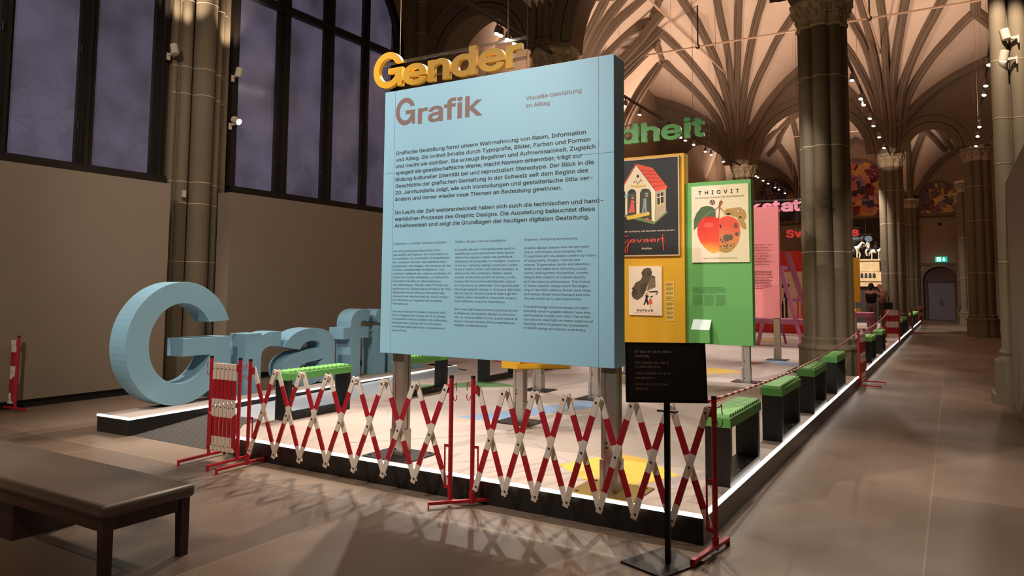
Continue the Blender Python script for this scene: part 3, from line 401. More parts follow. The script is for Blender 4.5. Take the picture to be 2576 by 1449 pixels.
# front bay fans
for cx, s in ((-7.7,1),(-2.05,1)):
    for a in (-165,-150,-128,-110,-90,-70,-52,-30,-15):
        pts = []
        for d in (.5,.6,.75,1,1.4,2,2.8,3.8,5,6.5,8):
            x, y = cx+d*math.cos(math.radians(a)), 14.05+d*math.sin(math.radians(a))
            if x < WX+.1 or x > RX-.1: break
            pts.append((x,y,vault_z(x,y,0)))
        if len(pts) > 2: rib(pts, 0)
struct(rb.obj('ceiling_rib', rib_m, smooth=True))
# clustered columns
SH = [(.29,a,.15) for a in (0,90,180,270)]+[(.33,a+45,.115) for a in (0,90,180,270)]
def column(x, y, name='column', zb=0, half=None):
    r = bpy.data.objects.new(name, None); C.objects.link(r); r.location = (x,y,0); struct(r)
    s = B(); cpt = B(); p = B()
    s.lathe([(.26,zb+.6),(.26,7.1)],n=12)
    for d, a, q in SH:
        cx, cy = d*math.cos(math.radians(a)), d*math.sin(math.radians(a))
        s.lathe([(q,zb+.8),(q,6.6)],cx,cy,14)
        for zj in (2.35,4.3,5.6): s.lathe([(q+.002,zj),(q+.002,zj+.018)],cx,cy,14,1)
        k = q/.15
        p.lathe([(q*1.75,zb),(q*1.75,zb+.09),(q*1.6,zb+.14),(q*1.6,zb+.6)],cx,cy,8,ph=pi/8)
        p.lathe([(q*1.7,zb+.6),(q*1.72,zb+.63),(q*1.62,zb+.66),(q*1.25,zb+.69),(q*1.2,zb+.73),(q*1.3,zb+.76),(q*1.3,zb+.79),(q*1.05,zb+.82)],cx,cy,16)
        # capital: astragal, leaf bell in two tiers, crest
        cpt.lathe([(q*1.02,6.55),(q*1.18,6.57),(q*1.18,6.61),(q*1.02,6.63),(q*1.05,6.74),(q*1.25,6.86),(q*1.55,6.96)],cx,cy,14)
        for t, (zz, rr, sz) in enumerate(((6.76,q*1.12,.05),(6.9,q*1.38,.065))):
            nn = 7
            for i in range(nn):
                b = 2*pi*(i+.5*t)/nn
                lx, ly = cx+rr*math.cos(b), cy+rr*math.sin(b)
                cpt.ball((lx,ly,zz),(sz*.7,sz*.7,sz),6,4); cpt.ball((lx+.03*math.cos(b),ly+.03*math.sin(b),zz+.055),(sz*.65,sz*.65,sz*.45),6,4)
    R = .58
    cpt.lathe([(.5,6.95),(R,6.99),(R,7.05),(R-.03,7.07),(R-.03,7.12)],n=8,ph=pi/8)
    p.lathe([(.45,zb),(.45,zb+.6)],n=8,ph=pi/8)
    struct(p.obj('column_base', stone, r, True)); struct(s.obj('column_shaft', [stone,pale], r, True)); struct(cpt.obj('column_capital', carve, r, True))
    return r
c0 = column(-1.98,14.6)
for x, y in ((-7.7,14.6),(-7.7,32.45),(-1.98,32.45),(1.3,14.7),(.93,32.45),(-2.05,49.15),(-7.7,49.15),(.75,42.3),(.65,47.3)):
    c = dup(c0,(x,y,0))
for x, y in ((-11.35,14.6),(-11.5,20.5),(-11.5,26.3),(-11.35,32.45),(3.9,14.6),(3.9,32.45)): dup(c0,(x,y,0))
# left-hand pilaster between the windows (a taller bundle of shafts)
b = B()
for y, q, x in ((7.72,.10,-11.3),(8.02,.19,-11.22),(8.33,.10,-11.3),(7.55,.06,-11.38),(8.5,.06,-11.38)):
    b.lathe([(q*1.8,.0),(q*1.8,.55),(q*1.5,.62),(q,.72),(q,13)],x,y,16)
    for zj in (2.05,3.05,3.42,4.95,5.42,6.6): b.lathe([(q+.003,zj),(q+.003,zj+.014)],x,y,16,1)
b.box(WX,-11.34,7.48,8.62,0,13)
struct(b.obj('wall_left_pilaster', [stone,pale], smooth=True))
b = B()
for y, q, x in ((13.75,.1,-11.3),(14.0,.15,-11.1),(14.35,.2,-10.98),(14.75,.15,-11.0)):
    b.lathe([(q*1.5,0),(q,.6),(q,13)],x,y,14)
    for zj in (7.9,8.7,6.2): b.lathe([(q+.003,zj),(q+.003,zj+.014)],x,y,14,1)
b.box(WX,-11.2,13.6,15.2,0,13)
for x in (-7.9,-7.74,-7.58): b.lathe([(.075,7.1),(.11,7.12),(.11,7.2),(.075,7.24),(.075,13)],x,14.0,10)
struct(b.obj('wall_left_pier', [stone,pale], smooth=True))
# right pier next to the partition
b = B()
for x, q, y in ((.72,.115,13.35),(.97,.115,13.40)):
    b.lathe([(q*1.55,.12),(q*1.55,.62),(q*1.5,.66),(q*1.2,.7),(q*1.35,.75),(q,.82),(q,13)],x,y,14)
    for zj in (2.1,3.6,4.3,5.2): b.lathe([(q+.003,zj),(q+.003,zj+.014)],x,y,14,1)
b.box(.47,1.2,13.12,13.9,0,.14); b.box(.53,1.15,13.2,13.9,.14,.62); b.box(.66,1.2,13.45,13.9,.62,13)
struct(b.obj('wall_right_pier', [stone,pale], smooth=True))
# windows
glass = mat('dusk_glass', (74,70,80), .13, var=.2, scale=1.1, emit=(98,92,112), estr=.10)  # emission stands in for dusk light and brighter reflections in the panes
def tracery(m):     # faint knotwork woven in the blind behind the panes
    nt = m.node_tree; b = nt.nodes['Principled BSDF']; L = nt.links.new
    tc = nt.nodes.new('ShaderNodeTexCoord'); v = nt.nodes.new('ShaderNodeTexVoronoi'); v.feature = 'DISTANCE_TO_EDGE'; v.inputs['Scale'].default_value = 3.2; L(tc.outputs['Object'], v.inputs['Vector'])
    sp = nt.nodes.new('ShaderNodeSeparateXYZ'); L(tc.outputs['Object'], sp.inputs[0])
    r = nt.nodes.new('ShaderNodeMapRange'); r.inputs['From Min'].default_value = .02; r.inputs['From Max'].default_value = .05; r.inputs['To Min'].default_value = .86; r.inputs['To Max'].default_value = 1; L(v.outputs['Distance'], r.inputs['Value'])
    z = nt.nodes.new('ShaderNodeMapRange'); z.inputs['From Min'].default_value = 5.2; z.inputs['From Max'].default_value = 4.7; L(sp.outputs['Z'], z.inputs['Value'])
    n = nt.nodes.new('ShaderNodeTexNoise'); n.inputs['Scale'].default_value = 1.1; L(tc.outputs['Object'], n.inputs['Vector'])
    nr = nt.nodes.new('ShaderNodeMapRange'); nr.inputs['From Min'].default_value = .3; nr.inputs['From Max'].default_value = .7; nr.inputs['To Min'].default_value = .13; nr.inputs['To Max'].default_value = .30; L(n.outputs['Fac'], nr.inputs['Value'])
    mx = nt.nodes.new('ShaderNodeMix'); mx.inputs['A'].default_value = 1; L(z.outputs[0], mx.inputs['Factor']); L(r.outputs[0], mx.inputs['B'])
    q = nt.nodes.new('ShaderNodeMath'); q.operation = 'MULTIPLY'; L(mx.outputs['Result'], q.inputs[0]); L(nr.outputs[0], q.inputs[1]); L(q.outputs[0], b.inputs['Emission Strength'])
tracery(glass)
def window(n, cols, y0, y1, ybar, spring=7.15, sill=3.42):
    """cols: clear pane spans along y; frame bars fill the rest; round head above the springing"""
    x0, x1 = -11.44, -11.28; fr = B(); cy, R = (y0+y1)/2, (y1-y0)/2; top = spring+R*1.0
    def head(y): t = max(0,1-((y-cy)/R)**2); return spring+R*math.sqrt(t)
    fr.box(x0,x1+.03,y0,y1,sill-.1,sill+.06)
    e = [y0]+[v for c in cols for v in c]+[y1]
    for i in range(0,len(e),2):
        a, d = e[i], e[i+1]
        fr.box(x0,x1-.05,a,d,sill,min(head(a+.01),head(d-.01))+.05 if 0 < i < len(e)-2 else spring)
        if d-a > .15: fr.box(x1-.05,x1+.02,(a+d)/2-.025,(a+d)/2+.025,sill,head((a+d)/2))
    fr.box(x0,x1,y0,y1,spring-.02,spring+.13)
    fr.sweep([(-11.36,y,z) for y, z in arc(cy,spring,R,R,0,180,28)], [(-.08,-.14),(.08,-.14),(.08,.03),(-.08,.03)], lambda p: (0,p[1]-cy+1e-4,p[2]-spring+1e-4))
    f = struct(fr.obj('window_%d'%n, dark_frame)); 
    g = B()
    for a, d in cols:
        for za, zb in ((sill+.06,spring-.02),(spring+.13,None)):
            if zb: g.box(-11.42,-11.40,a,d,za,zb)
            else:
                ys = [a+(d-a)*k/8 for k in range(9)]; poly = [(a,za)]+[(d,za)]+[(y,max(za+.01,head(y)-.05)) for y in ys[::-1]]
                g.prism(poly, lambda y, z: (-11.42,y,z), lambda y, z: (-11.40,y,z))
    struct(g.obj('pane', glass, f))
    h = B()
    for i in range(2,len(e)-2,2):
        for zz in (4.0,5.2,6.4): h.lathe([(.02,zz),(.02,zz+.12)],x1-.04,e[i]+.02,8)
    struct(h.obj('hinge', dark_frame, f))
window(1,[(2.85,3.78),(3.98,4.85),(5.02,5.94),(6.20,7.15)],2.6,7.40,0)
window(2,[(8.83,9.73),(10.05,10.97),(11.27,12.16),(12.38,13.2)],8.70,13.50,0)
# boards below the windows with a black recess at the floor
struct(B().box(-11.0,-10.66,-6,7.10,.11,3.27).obj('trim_3', panel_m)); struct(B().box(-11.0,-10.72,-6,7.08,0,.11).obj('baseboard_left', black))
struct(B().box(-11.0,-10.66,8.24,13.2,.11,3.27).obj('trim_4', panel_m)); struct(B().box(-11.0,-10.72,8.26,13.2,0,.11).obj('baseboard_left', black))
struct(B().box(.73,.95,-6,13.25,.0,3.30).obj('trim_5', panel_m))
# dim window opening in the right wall
struct(B().box(RX-.05,RX+.02,19,30,2.2,9).obj('window_3', mat('night_glass',(22,20,24),.15)))
# murals: plain paint patches on arched panels of the end wall
def mural_mat(name, cols, sc_):
    m = mat(name,(120,80,60),.8); nt = m.node_tree; b = nt.nodes['Principled BSDF']; L = nt.links.new
    tc = nt.nodes.new('ShaderNodeTexCoord'); n = nt.nodes.new('ShaderNodeTexNoise'); n.inputs['Scale'].default_value = 1.6; n.inputs['Distortion'].default_value = 1.5; L(tc.outputs['Object'], n.inputs['Vector'])
    v = nt.nodes.new('ShaderNodeTexVoronoi'); v.inputs['Scale'].default_value = sc_; v.inputs['Randomness'].default_value = 1
    a = nt.nodes.new('ShaderNodeVectorMath'); a.operation = 'ADD'; L(tc.outputs['Object'], a.inputs[0]); L(n.outputs['Color'], a.inputs[1]); L(a.outputs[0], v.inputs['Vector'])
    s = nt.nodes.new('ShaderNodeSeparateColor'); L(v.outputs['Color'], s.inputs[0])
    r = nt.nodes.new('ShaderNodeValToRGB'); r.color_ramp.interpolation = 'CONSTANT'; el = r.color_ramp.elements
    while len(el) < len(cols): el.new(.5)
    for i, c in enumerate(cols): el[i].position = i/len(cols); el[i].color = tuple((q/255)**2.2 for q in c)+(1,)
    L(s.outputs[0], r.inputs['Fac']); L(r.outputs[0], b.inputs['Base Color']); return m
def mural(x0, x1, z0, zs, zt, label, m):
    c, R = (x0+x1)/2, (x1-x0)/2; y = EY-.06
    t = thing('mural', label, 'mural', (0,0,0))
    poly = [(x0,z0)]+arc(c,zs,R,zt-zs,180,0,20)+[(x1,z0)]
    B().prism(poly, lambda x, z: (x,y,z), lambda x, z: (x,EY-.01,z)).obj('painting', m, t)
    fr = B(); fr.sweep([(x,y,z) for x, z in [(x0,z0)]+arc(c,zs,R,zt-zs,180,0,24)+[(x1,z0)]], [(-.08,-.05),(.08,-.05),(.08,.06),(-.08,.06)], lambda p: (0,-1,0)); fr.box(x0-.1,x1+.1,y-.08,EY,z0-.18,z0)
    fr.obj('border', stone_d, t)
mural(-7.0,-2.9,6.25,7.6,9.75,'large arched mural of red and ochre figures high on the end wall',mural_mat('mural_paint',[(120,40,36),(70,30,36),(200,140,110),(210,150,60),(150,100,130),(190,110,90),(60,60,90)],2.2))
mural(-1.5,.36,6.25,7.3,8.1,'small arched mural with a yellow patch above the exit sign',mural_mat('mural_paint_grey',[(120,80,76),(90,80,90),(190,150,120),(200,170,80),(130,110,110),(100,50,44)],3.0))
mural(-10.8,-8.3,6.1,7.6,9.0,'dim arched mural behind the pink hanging letters',mural_mat('mural_paint_dim',[(70,60,76),(90,80,96),(150,110,70),(60,56,60)],2.0))
# end door: stone arch, timber head, double leaf
d = bpy.data.objects.new('door_1', None); C.objects.link(d); struct(d); d.location = (-.6,EY,0)
wood = mat('dark_timber', (70,38,20), .6, var=.15, scale=6); leafm = mat('grey_door', (104,98,106), .6)
b = B(); b.sweep([(-.98,-.06,0),(-.98,-.06,2.35)]+[(x,-.06,z) for x, z in arc(0,2.35,.98,.86,180,0,16)][1:-1]+[(.98,-.06,2.35),(.98,-.06,0)],[(-.1,-.04),(.1,-.04),(.1,.1),(0,.05),(-.1,.02)],lambda p: (0,-1,0)); b.box(-1.15,1.15,-.1,0,3.2,3.32)
struct(b.obj('door_surround', stone, d, True))
b = B(); b.prism([(-.88,2.22)]+arc(0,2.35,.88,.74,180,0,14)+[(.88,2.22)], lambda x, z: (x,.1,z), lambda x, z: (x,.2,z)); b.box(-.88,-.66,.1,.3,0,2.25); b.box(.68,.88,.1,.3,0,2.25); struct(b.obj('door_head', wood, d))
for x0, x1, hx in ((-.66,.0,-.07),(.006,.68,.05)):
    l = struct(B().box(x0,x1,.2,.25,0.02,2.22).obj('door_leaf', leafm, d)); struct(B().box(hx,hx+.03,.14,.2,.85,1.15).obj('door_handle', black, l))
# green exit sign
t = thing('exit_sign','lit green and white exit sign above the far double door','sign',(-.52,EY-.1,3.53))
B().box(-.3,.3,-.04,.08,-.15,.15).obj('sign_box', mat('exit_green',(20,150,130),.4,emit=(20,150,130),estr=.8), t)
b = B(); W_ = mat('exit_white',(240,255,250),.4,emit=(230,255,250),estr=1.3)
b.prism([(-.22,-.12),(-.02,-.12),(-.02,.12),(-.22,.12)],lambda x,z:(x,-.042,z),lambda x,z:(x,-.046,z)); b.prism([(.1,.1),(.16,.1),(.16,-.02),(.22,-.02),(.13,-.12),(.04,-.02),(.1,-.02)],lambda x,z:(x,-.042,z),lambda x,z:(x,-.046,z)); b.obj('symbol', W_, t)
b = B(); b.prism([(-.12,.08),(-.09,.08),(-.08,.03),(-.05,.01),(-.06,-.01),(-.1,.0),(-.09,-.04),(-.05,-.1),(-.08,-.1),(-.12,-.05),(-.17,-.1),(-.19,-.08),(-.14,-.02)],lambda x,z:(x,-.048,z),lambda x,z:(x,-.052,z)); b.obj('running_figure', MATS['exit_green'], t)
tag(B().ball((0,0,0),.09,10,6).obj('smoke_detector', black),'small round dark detector on the wall above the exit sign','detector').location = (-.55,EY-.02,5.6)
# tie rods with hangers
iron = mat('tie_iron',(196,164,140),.6,metal=.2)
def rod(name, pts, label, r=.035, deco=None):
    b = B(); b.tube(pts,r,8)
    o = b.obj(name, iron, smooth=True); tag(o,label,'tie rod',None); return o
rod('tie_rod',[(WX,25.8,10.5),(RX,25.8,10.5)],'long iron tie rod crossing the whole vaulted hall from wall to wall')
rod('tie_rod',[(-7.7,15.5,10.5),(-7.7,30.6,10.5)],'iron tie rod running lengthwise above the green hanging letters')
rod('tie_rod',[(-2.05,15.5,10.5),(-2.05,30.6,10.5)],'iron tie rod running lengthwise to the column with the lit capital on the aisle')
rod('tie_rod',[(-7.3,41.5,10.0),(-2.4,41.5,10.0)],'thin tie rod across the far bay beyond the arcade')
for x, l in ((-7.7,'dark hanger rod dropping from the vault to the tie rod crossing over the green letters'),(-2.05,'dark hanger rod dropping from the vault to the tie rod crossing beside the near column')):
    tag(B().tube([(x,25.8,10.5),(x,25.8,vault_z(x,25.8,1)+.05)],.03,6).ball((x,25.8,10.5),.09,8,6).obj('hanger_rod', black),l,'hanger rod')
# ---------------------------------------------------------------- exhibition platform
def tile_mat(name, col, line):
    m = mat(name, col, .55); nt = m.node_tree; b = nt.nodes['Principled BSDF']; L = nt.links.new
    tc = nt.nodes.new('ShaderNodeTexCoord'); br = nt.nodes.new('ShaderNodeTexBrick'); br.offset = .5; br.inputs['Scale'].default_value = 1
    br.inputs['Brick Width'].default_value = .62; br.inputs['Row Height'].default_value = .42; br.inputs['Mortar Size'].default_value = .004; br.inputs['Mortar Smooth'].default_value = .3
    c = b.inputs['Base Color'].default_value[:]; br.inputs['Color1'].default_value = c; br.inputs['Color2'].default_value = tuple(v*.93 for v in c[:3])+(1,); br.inputs['Mortar'].default_value = tuple((v/255)**2.2 for v in line)+(1,)
    L(tc.outputs['Object'], br.inputs['Vector']); L(br.outputs['Color'], b.inputs['Base Color']); return m
deckm = tile_mat('deck_beige', (180,164,154), (150,136,128)); greyd = tile_mat('deck_grey', (150,156,164), (126,132,140))
strip = mat('edge_light', (255,250,240), .4, emit=(255,246,236), estr=2.2)
sidem = mat('black_plinth_side', (26,24,23), .32, bump=.02, bscale=4)
DL = [(-6.03,4.80),(-6.45,5.25),(-6.50,5.70),(-6.75,7.04),(-6.92,7.94),(-7.2,8.9),(-7.45,10.95),(-8.0,11.1)]
deck = [(-1.43,4.80)]+[(-1.43,13.9),(-2.62,13.9),(-2.62,15.14),(-1.43,15.14),(-1.43,42.2),(-9.2,42.2),(-9.2,11.2)]+DL[::-1]
plat = thing('exhibition_platform','low exhibition platform with pale tiled deck, black sides and lit white edges','platform',(0,0,0))
e = B(); e.prism(deck, lambda x, y: (x,y,.0), lambda x, y: (x,y,.178)); e.obj('base', sidem, plat)
e = B(); e.prism(deck, lambda x, y: (x,y,.178), lambda x, y: (x,y,.19)); e.obj('deck', deckm, plat)
e = B()
for a, c in (((-6.03,4.80),(-1.43,4.80)),((-1.43,4.80),(-1.43,13.9)),((-1.43,15.14),(-1.43,42.2)),((-1.43,15.14),(-1.62,15.14))):
    dx, dy = c[0]-a[0], c[1]-a[1]; l = math.hypot(dx,dy); M = Matrix.Translation((a[0],a[1],0))@Matrix.Rotation(math.atan2(dy,dx),4,'Z'); e.box(0,l,-.006,.018,.172,.1925,0,M)
e.obj('light_strip', strip, plat)
PAINT = {'green':(92,130,84),'blue':(128,158,190),'yellow':(226,186,52),'red':(200,60,50)}
for k, poly in DECKSHAPES:
    g = B(); g.prism(poly, lambda x, y: (x,y,.19), lambda x, y: (x,y,.1912)); g.obj('painted_%s_patch'%k, mat('floor_paint_'+k, PAINT[k], .5), plat)
g = B()
for x0, y0, x1, y1 in ((-3.4,6.1,-2.0,5.0),(-2.4,6.6,-1.62,5.0),(-2.9,7.6,-1.6,6.0),(-4.9,5.2,-2.6,7.9),(-5.8,6.8,-4.2,5.0)):
    g.sweep([(x0,y0,.1905),(x1,y1,.1905)],[(-.004,0),(.004,0),(.004,.0012),(-.004,.0012)],lambda p:(0,0,1))
g.obj('thin_floor_line', mat('line_blue',(150,165,190),.5), plat)
# ramp with rubber mat up to the deck, beside the letter plinth
rp = thing('ramp','grey tiled ramp with a ribbed rubber mat at its foot beside the letter plinth','ramp',(0,0,0))
g = B(); pts = [(-7.79,5.9,.10),(-6.5,5.9,.10),(-6.5,5.7,.095)]
R_ = lambda x, y: .0 if y <= 4.84 else (.10*(y-4.84)/1.06 if y < 5.9 else .10+.088*(y-5.9)/5.2)
left = [(-7.80,5.9),(-7.95,11.1)]; right = [(-8.0,11.1),(-7.45,10.95),(-7.2,8.9),(-6.92,7.94),(-6.75,7.04),(-6.52,5.9)]
rowsr = []
n = 16
def xr(y):
    q = DL
    for (xa,ya),(xb,yb) in zip(q,q[1:]):
        if ya <= y <= yb: return xa+(xb-xa)*(y-ya)/(yb-ya)
    return q[-1][0] if y > q[-1][1] else q[0][0]
def strip_mesh(y0, y1, n):
    g = B(); vs = []
    for i in range(n+1):
        y = y0+(y1-y0)*i/n; xl = -7.765-.045*max(0,y-4.8)+.0; vs += [(xl,y,R_(0,y)),(max(xl+.01,xr(y)),y,R_(0,y)),(xl,y,0),(max(xl+.01,xr(y)),y,0)]
    fs = []
    for i in range(n):
        a = 4*i; fs += [(a,a+1,a+5,a+4),(a+2,a+6,a+7,a+3),(a,a+4,a+6,a+2),(a+1,a+3,a+7,a+5)]
    fs += [(0,2,3,1),(4*n,4*n+1,4*n+3,4*n+2)]
    return g.add(vs, fs)
strip_mesh(5.9,11.08,16).obj('grey_surface', greyd, rp)
rub = mat('rubber_mat',(62,56,51),.75); nt = rub.node_tree; ck = nt.nodes.new('ShaderNodeTexBrick'); ck.inputs['Scale'].default_value = 1; ck.inputs['Brick Width'].default_value = .09; ck.inputs['Row Height'].default_value = .05; ck.inputs['Mortar Size'].default_value = .008
ck.inputs['Color1'].default_value = (.055,.045,.038,1); ck.inputs['Color2'].default_value = (.05,.042,.036,1); ck.inputs['Mortar'].default_value = (.02,.016,.014,1); tc_ = nt.nodes.new('ShaderNodeTexCoord')
nt.links.new(tc_.outputs['Object'], ck.inputs['Vector']); nt.links.new(ck.outputs['Color'], nt.nodes['Principled BSDF'].inputs['Base Color'])
strip_mesh(4.84,5.9,4).obj('rubber_mat', rub, rp)
# plinth and the big blue letters
blue = mat('blue_foam', (120,160,178), .62, var=.02, scale=3); blue_t = mat('blue_board', (140,186,206), .55, var=.012, scale=1.5)
pl = thing('letter_plinth','long black plinth with pale top and lit white edge carrying big blue letters','plinth',(-7.77,4.80,0),None,math.radians(2.6))
B().box(-.57,0,0,6.6,0,.178).obj('body', sidem, pl); B().box(-.57,0,0,6.6,.178,.19).obj('top', deckm, pl)
B().box(-.575,.006,-.006,.02,.172,.1925).box(-.012,.006,.02,6.6,.172,.1925).obj('light_strip', strip, pl)
def big_letter(ch, y, wid, h, label, ref=None):
    o = None; b = B(); U, W_ = Vector((0,1,0)), Vector((0,0,1))
    if ch == 'G': solid(glyph_G(), (0,0,0), U, W_, h, .30, b, 0, wid/(.97*h)); 
    else:
        vs, fs = raw_text(ch, .022, 'I', .5, 8); s = h/.75; x0 = min(v.x for v in vs); x1 = max(v.x for v in vs); k = wid/(x1-x0)
        zs = min(v.y for v in vs)
        b.add([Vector((.30*(v.z+.5), (v.x-x0)*k, (v.y-zs)*s)) for v in vs], fs)
    if ch == 'G':
        zs = min(v[2] for v in b.v); b.v = [(v[0],v[1],v[2]-zs) for v in b.v]
    o = b.obj('letter_sculpture', blue, None, False, .004); tag(o, label, 'letter', 'blue letters on the plinth')
    o.rotation_euler = (0,0,math.radians(2.6)); t = (y-4.8); o.location = (-7.77-.335-.30-math.sin(math.radians(2.6))*t*1.0, y, .19)
    return o
big_letter('G',4.91,1.47,1.46,'giant blue letter G standing at the front end of the plinth')
big_letter('r',6.63,.64,1.44,'giant blue letter r right behind the letter G')
big_letter('a',7.33,1.06,1.44,'giant blue letter a behind the small green bench')
big_letter('f',8.575,.665,1.44,'giant blue letter f partly hidden by the edge of the blue board')
big_letter('i',9.37,.29,1.44,'giant blue letter i showing only its side beside the blue board edge')
big_letter('k',9.80,1.0,1.44,'giant blue letter k whose foot shows under the blue board')
# ---------------------------------------------------------------- boards on aluminium posts
alu = mat('aluminium', (176,170,162), .34, metal=.9); ink = mat('ink_dark', (38,36,40), .6); ink_b = mat('ink_brown', (120,92,84), .6); seam = mat('seam_line', (70,100,116), .7)
plate_m = mat('steel_plate', (34,31,30), .4, metal=.4); brass = mat('brass_plate', (120,98,34), .4, metal=.5)
def post(par, x, y, z1, name='post', side=-1, pm=None, sz=.42, w=.125, dp=.10):
    p = B()
    p.box(x-w/2+.006,x+w/2-.006,y-dp/2+.006,y+dp/2-.006,.2,z1)
    for sx_ in (-1,1):
        for sy_ in (-1,1): p.box(x+sx_*(w/2-.016)-.016,x+sx_*(w/2-.016)+.016,y+sy_*(dp/2-.014)-.014,y+sy_*(dp/2-.014)+.014,.2,z1)
    p.box(x-w/2-.008,x-w/2+.025,y-dp/2-.008,y+dp/2+.008,.2,.42); p.box(x+w/2-.025,x+w/2+.008,y-dp/2-.008,y+dp/2+.008,.2,.42)
    o = p.obj(name, alu, par, False, .002)
    for zz in (.50,.535,.25): B().ball((x-.02,y-dp/2-.001,zz),(.008,.004,.008),8,4).obj('bolt', black, o)
    q = B(); q.box(x-sz/2,x+sz/2,y-sz*.42,y+sz*.42,.19,.2)
    for a in (-1,1):
        for c in (-1,1): q.lathe([(.012,.2),(.012,.208)],x+a*sz*.4,y+c*sz*.33,8)
    q.obj('base_plate', pm or plate_m, o); return o
ib = thing('text_board','large light blue text board headed Grafik on two aluminium posts','board',(0,0,0))
B().box(-4.306,-2.098,4.92,5.115,1.08,3.39).obj('panel', blue_t, ib, False, .003)
g = B()
for x in (-4.187,-2.222): g.box(x-.0012,x+.0012,4.9192,4.92,1.08,3.39)
for a, c in ((-4.306,-4.187),(-4.06,-2.098)): g.box(a,c,4.9192,4.92,2.6525,2.655)
g.obj('seam', seam, ib)
U, W_ = (1,0,0), (0,0,1); PY = 4.92
def lines(b, ls, x, z, dz, size, wref=None, iref=0, bold=.006, y=PY, sx=1):
    for i, s in enumerate(ls): 
        if not s: continue
        text(b, s, (x,y,z-i*dz), U, W_, size, bold, None, sx, res=2)
def fit(s, width, size, bold):
    vs, _ = raw_text(s, bold); return width/((max(v.x for v in vs)-min(v.x for v in vs))*size)
g = B(); sz = .334; solid(glyph_G(), (-4.178,PY,3.071), U, W_, .238, 0, g, 0, .93)
text(g,'rafik',(-3.932,PY,3.068),U,W_,.328,.019,.674,res=6); g.obj('title_lettering', ink_b, ib)
g = B(); k = fit('Visuelle Gestaltung',.487,.061,.008); lines(g,['Visuelle Gestaltung','im Alltag'],-2.85,3.134,.0605,.061,bold=.010,sx=k); print('vis sx',k); g.obj('subtitle_lettering', ink_b, ib)
g = B(); main = ['Grafische Gestaltung formt unsere Wahrnehmung von Raum, Information','und Alltag. Sie ordnet Inhalte durch Typografie, Bilder, Farben und Formen','und macht sie sichtbar. Sie erzeugt Begehren und Aufmerksamkeit. Zugleich','spiegelt sie gesellschaftliche Werte, macht Normen erkennbar, trägt zur','Bildung kultureller Identität bei und reproduziert Stereotype. Der Blick in die','Geschichte der grafischen Gestaltung in der Schweiz seit dem Beginn des','20. Jahrhunderts zeigt, wie sich Vorstellungen und gestalterische Stile ver-','ändern und immer wieder neue Themen an Bedeutung gewinnen.','','Im Laufe der Zeit weiterentwickelt haben sich auch die technischen und hand-','werklichen Prozesse des Graphic Designs. Die Ausstellung beleuchtet diese','Arbeitsweisen und zeigt die Grundlagen der heutigen digitalen Gestaltung.']
k = fit(main[0],1.841,.060,.010); lines(g, main, -4.167, 2.811, .0583, .060, bold=.016, sx=k); print('main sx',k); g.obj('main_text', ink, ib)
FR = ['Graphisme. Le design visuel au quotidien','','Les arts graphiques façonnent notre','perception de l’espace, de l’information et','du quotidien. Ils structurent et matérialisent','les contenus à travers des éléments typo-','graphiques, des images, des couleurs et des','formes, suscitant désir et attention. Ces','créations reflètent des valeurs sociétales, ré-','vèlent les normes existantes, contribuent à','l’identité culturelle et véhiculent aussi','des stéréotypes. Plonger dans l’histoire du','graphisme en Suisse depuis le début du XXe','siècle permet de retracer l’évolution des','styles et des représentations, et de consta-','ter l’émergence régulière de nouvelles','thématiques.','','Les procédés techniques et manuels utili-','sés ont également évolué au fil du temps.','L’exposition met en lumière ces méthodes,','dévoilant les origines de la conception','numérique telle que nous la connaissons','aujourd’hui.']
IT = ['Grafica. Design visivo e quotidianità','','Il graphic design (o progettazione grafica)','modella la nostra percezione dello spazio,','delle informazioni e della vita quotidiana.','Attraverso la tipografia, le immagini, i colori e','le forme, il graphic design organizza i conte-','nuti e li rende visibili, suscitando desiderio e','attenzione. Nel contempo riflette i valori','sociali, rende riconoscibili le norme, contri-','buisce alla formazione dell’identità cultura-','le e riproduce gli stereotipi. Uno sguardo alla','storia del graphic design in Svizzera dall’inizio','del XX secolo mostra come le idee e gli stili','creativi siano cambiati e come temi sempre','nuovi abbiano acquisito importanza.','','Nel corso del tempo anche i processi tecnici','e artigianali del graphic design si sono evo-','luti. La mostra mette in luce questi metodi di','lavoro e illustra le basi della progettazione','digitale contemporanea.']
EN = ['Graphics. Designing the everyday','','Graphic design shapes how we perceive','space, information and everyday life.','It organizes and visualizes content by means','of typography, images, colours and','shapes. It generates desire and attention,','while at the same time reflecting social','norms, making them discernible, contrib-','uting to the creation of cultural identity','and reproducing stereotypes. The history','of Swiss graphic design since the begin-','ning of the 20th century shows how ideas','and design styles have changed and new','themes continue to gain importance.','','The technology and processes of crafts-','manship used in graphic design have also','continued to evolve over time. The exhibi-','tion aims to shed light on these methods of','working and to illustrate the fundaments','of digital design processes used today.']
for nm, ls, x, ref, wd in (('french_text',FR,-4.173,6,.617),('italian_text',IT,-3.514,5,.617),('english_text',EN,-2.856,4,.617)):
    g = B(); k = fit(ls[ref],wd,.0325,.004); z = 2.02; dz = .0325; print('small sx',k)
    lines(g, ls, x, z, dz, .0325, bold=.004, sx=k); g.obj(nm, ink, ib)
post(ib,-2.165,5.02,1.09,pm=brass,sz=.5); post(ib,-4.17,5.06,1.09,sz=.5)
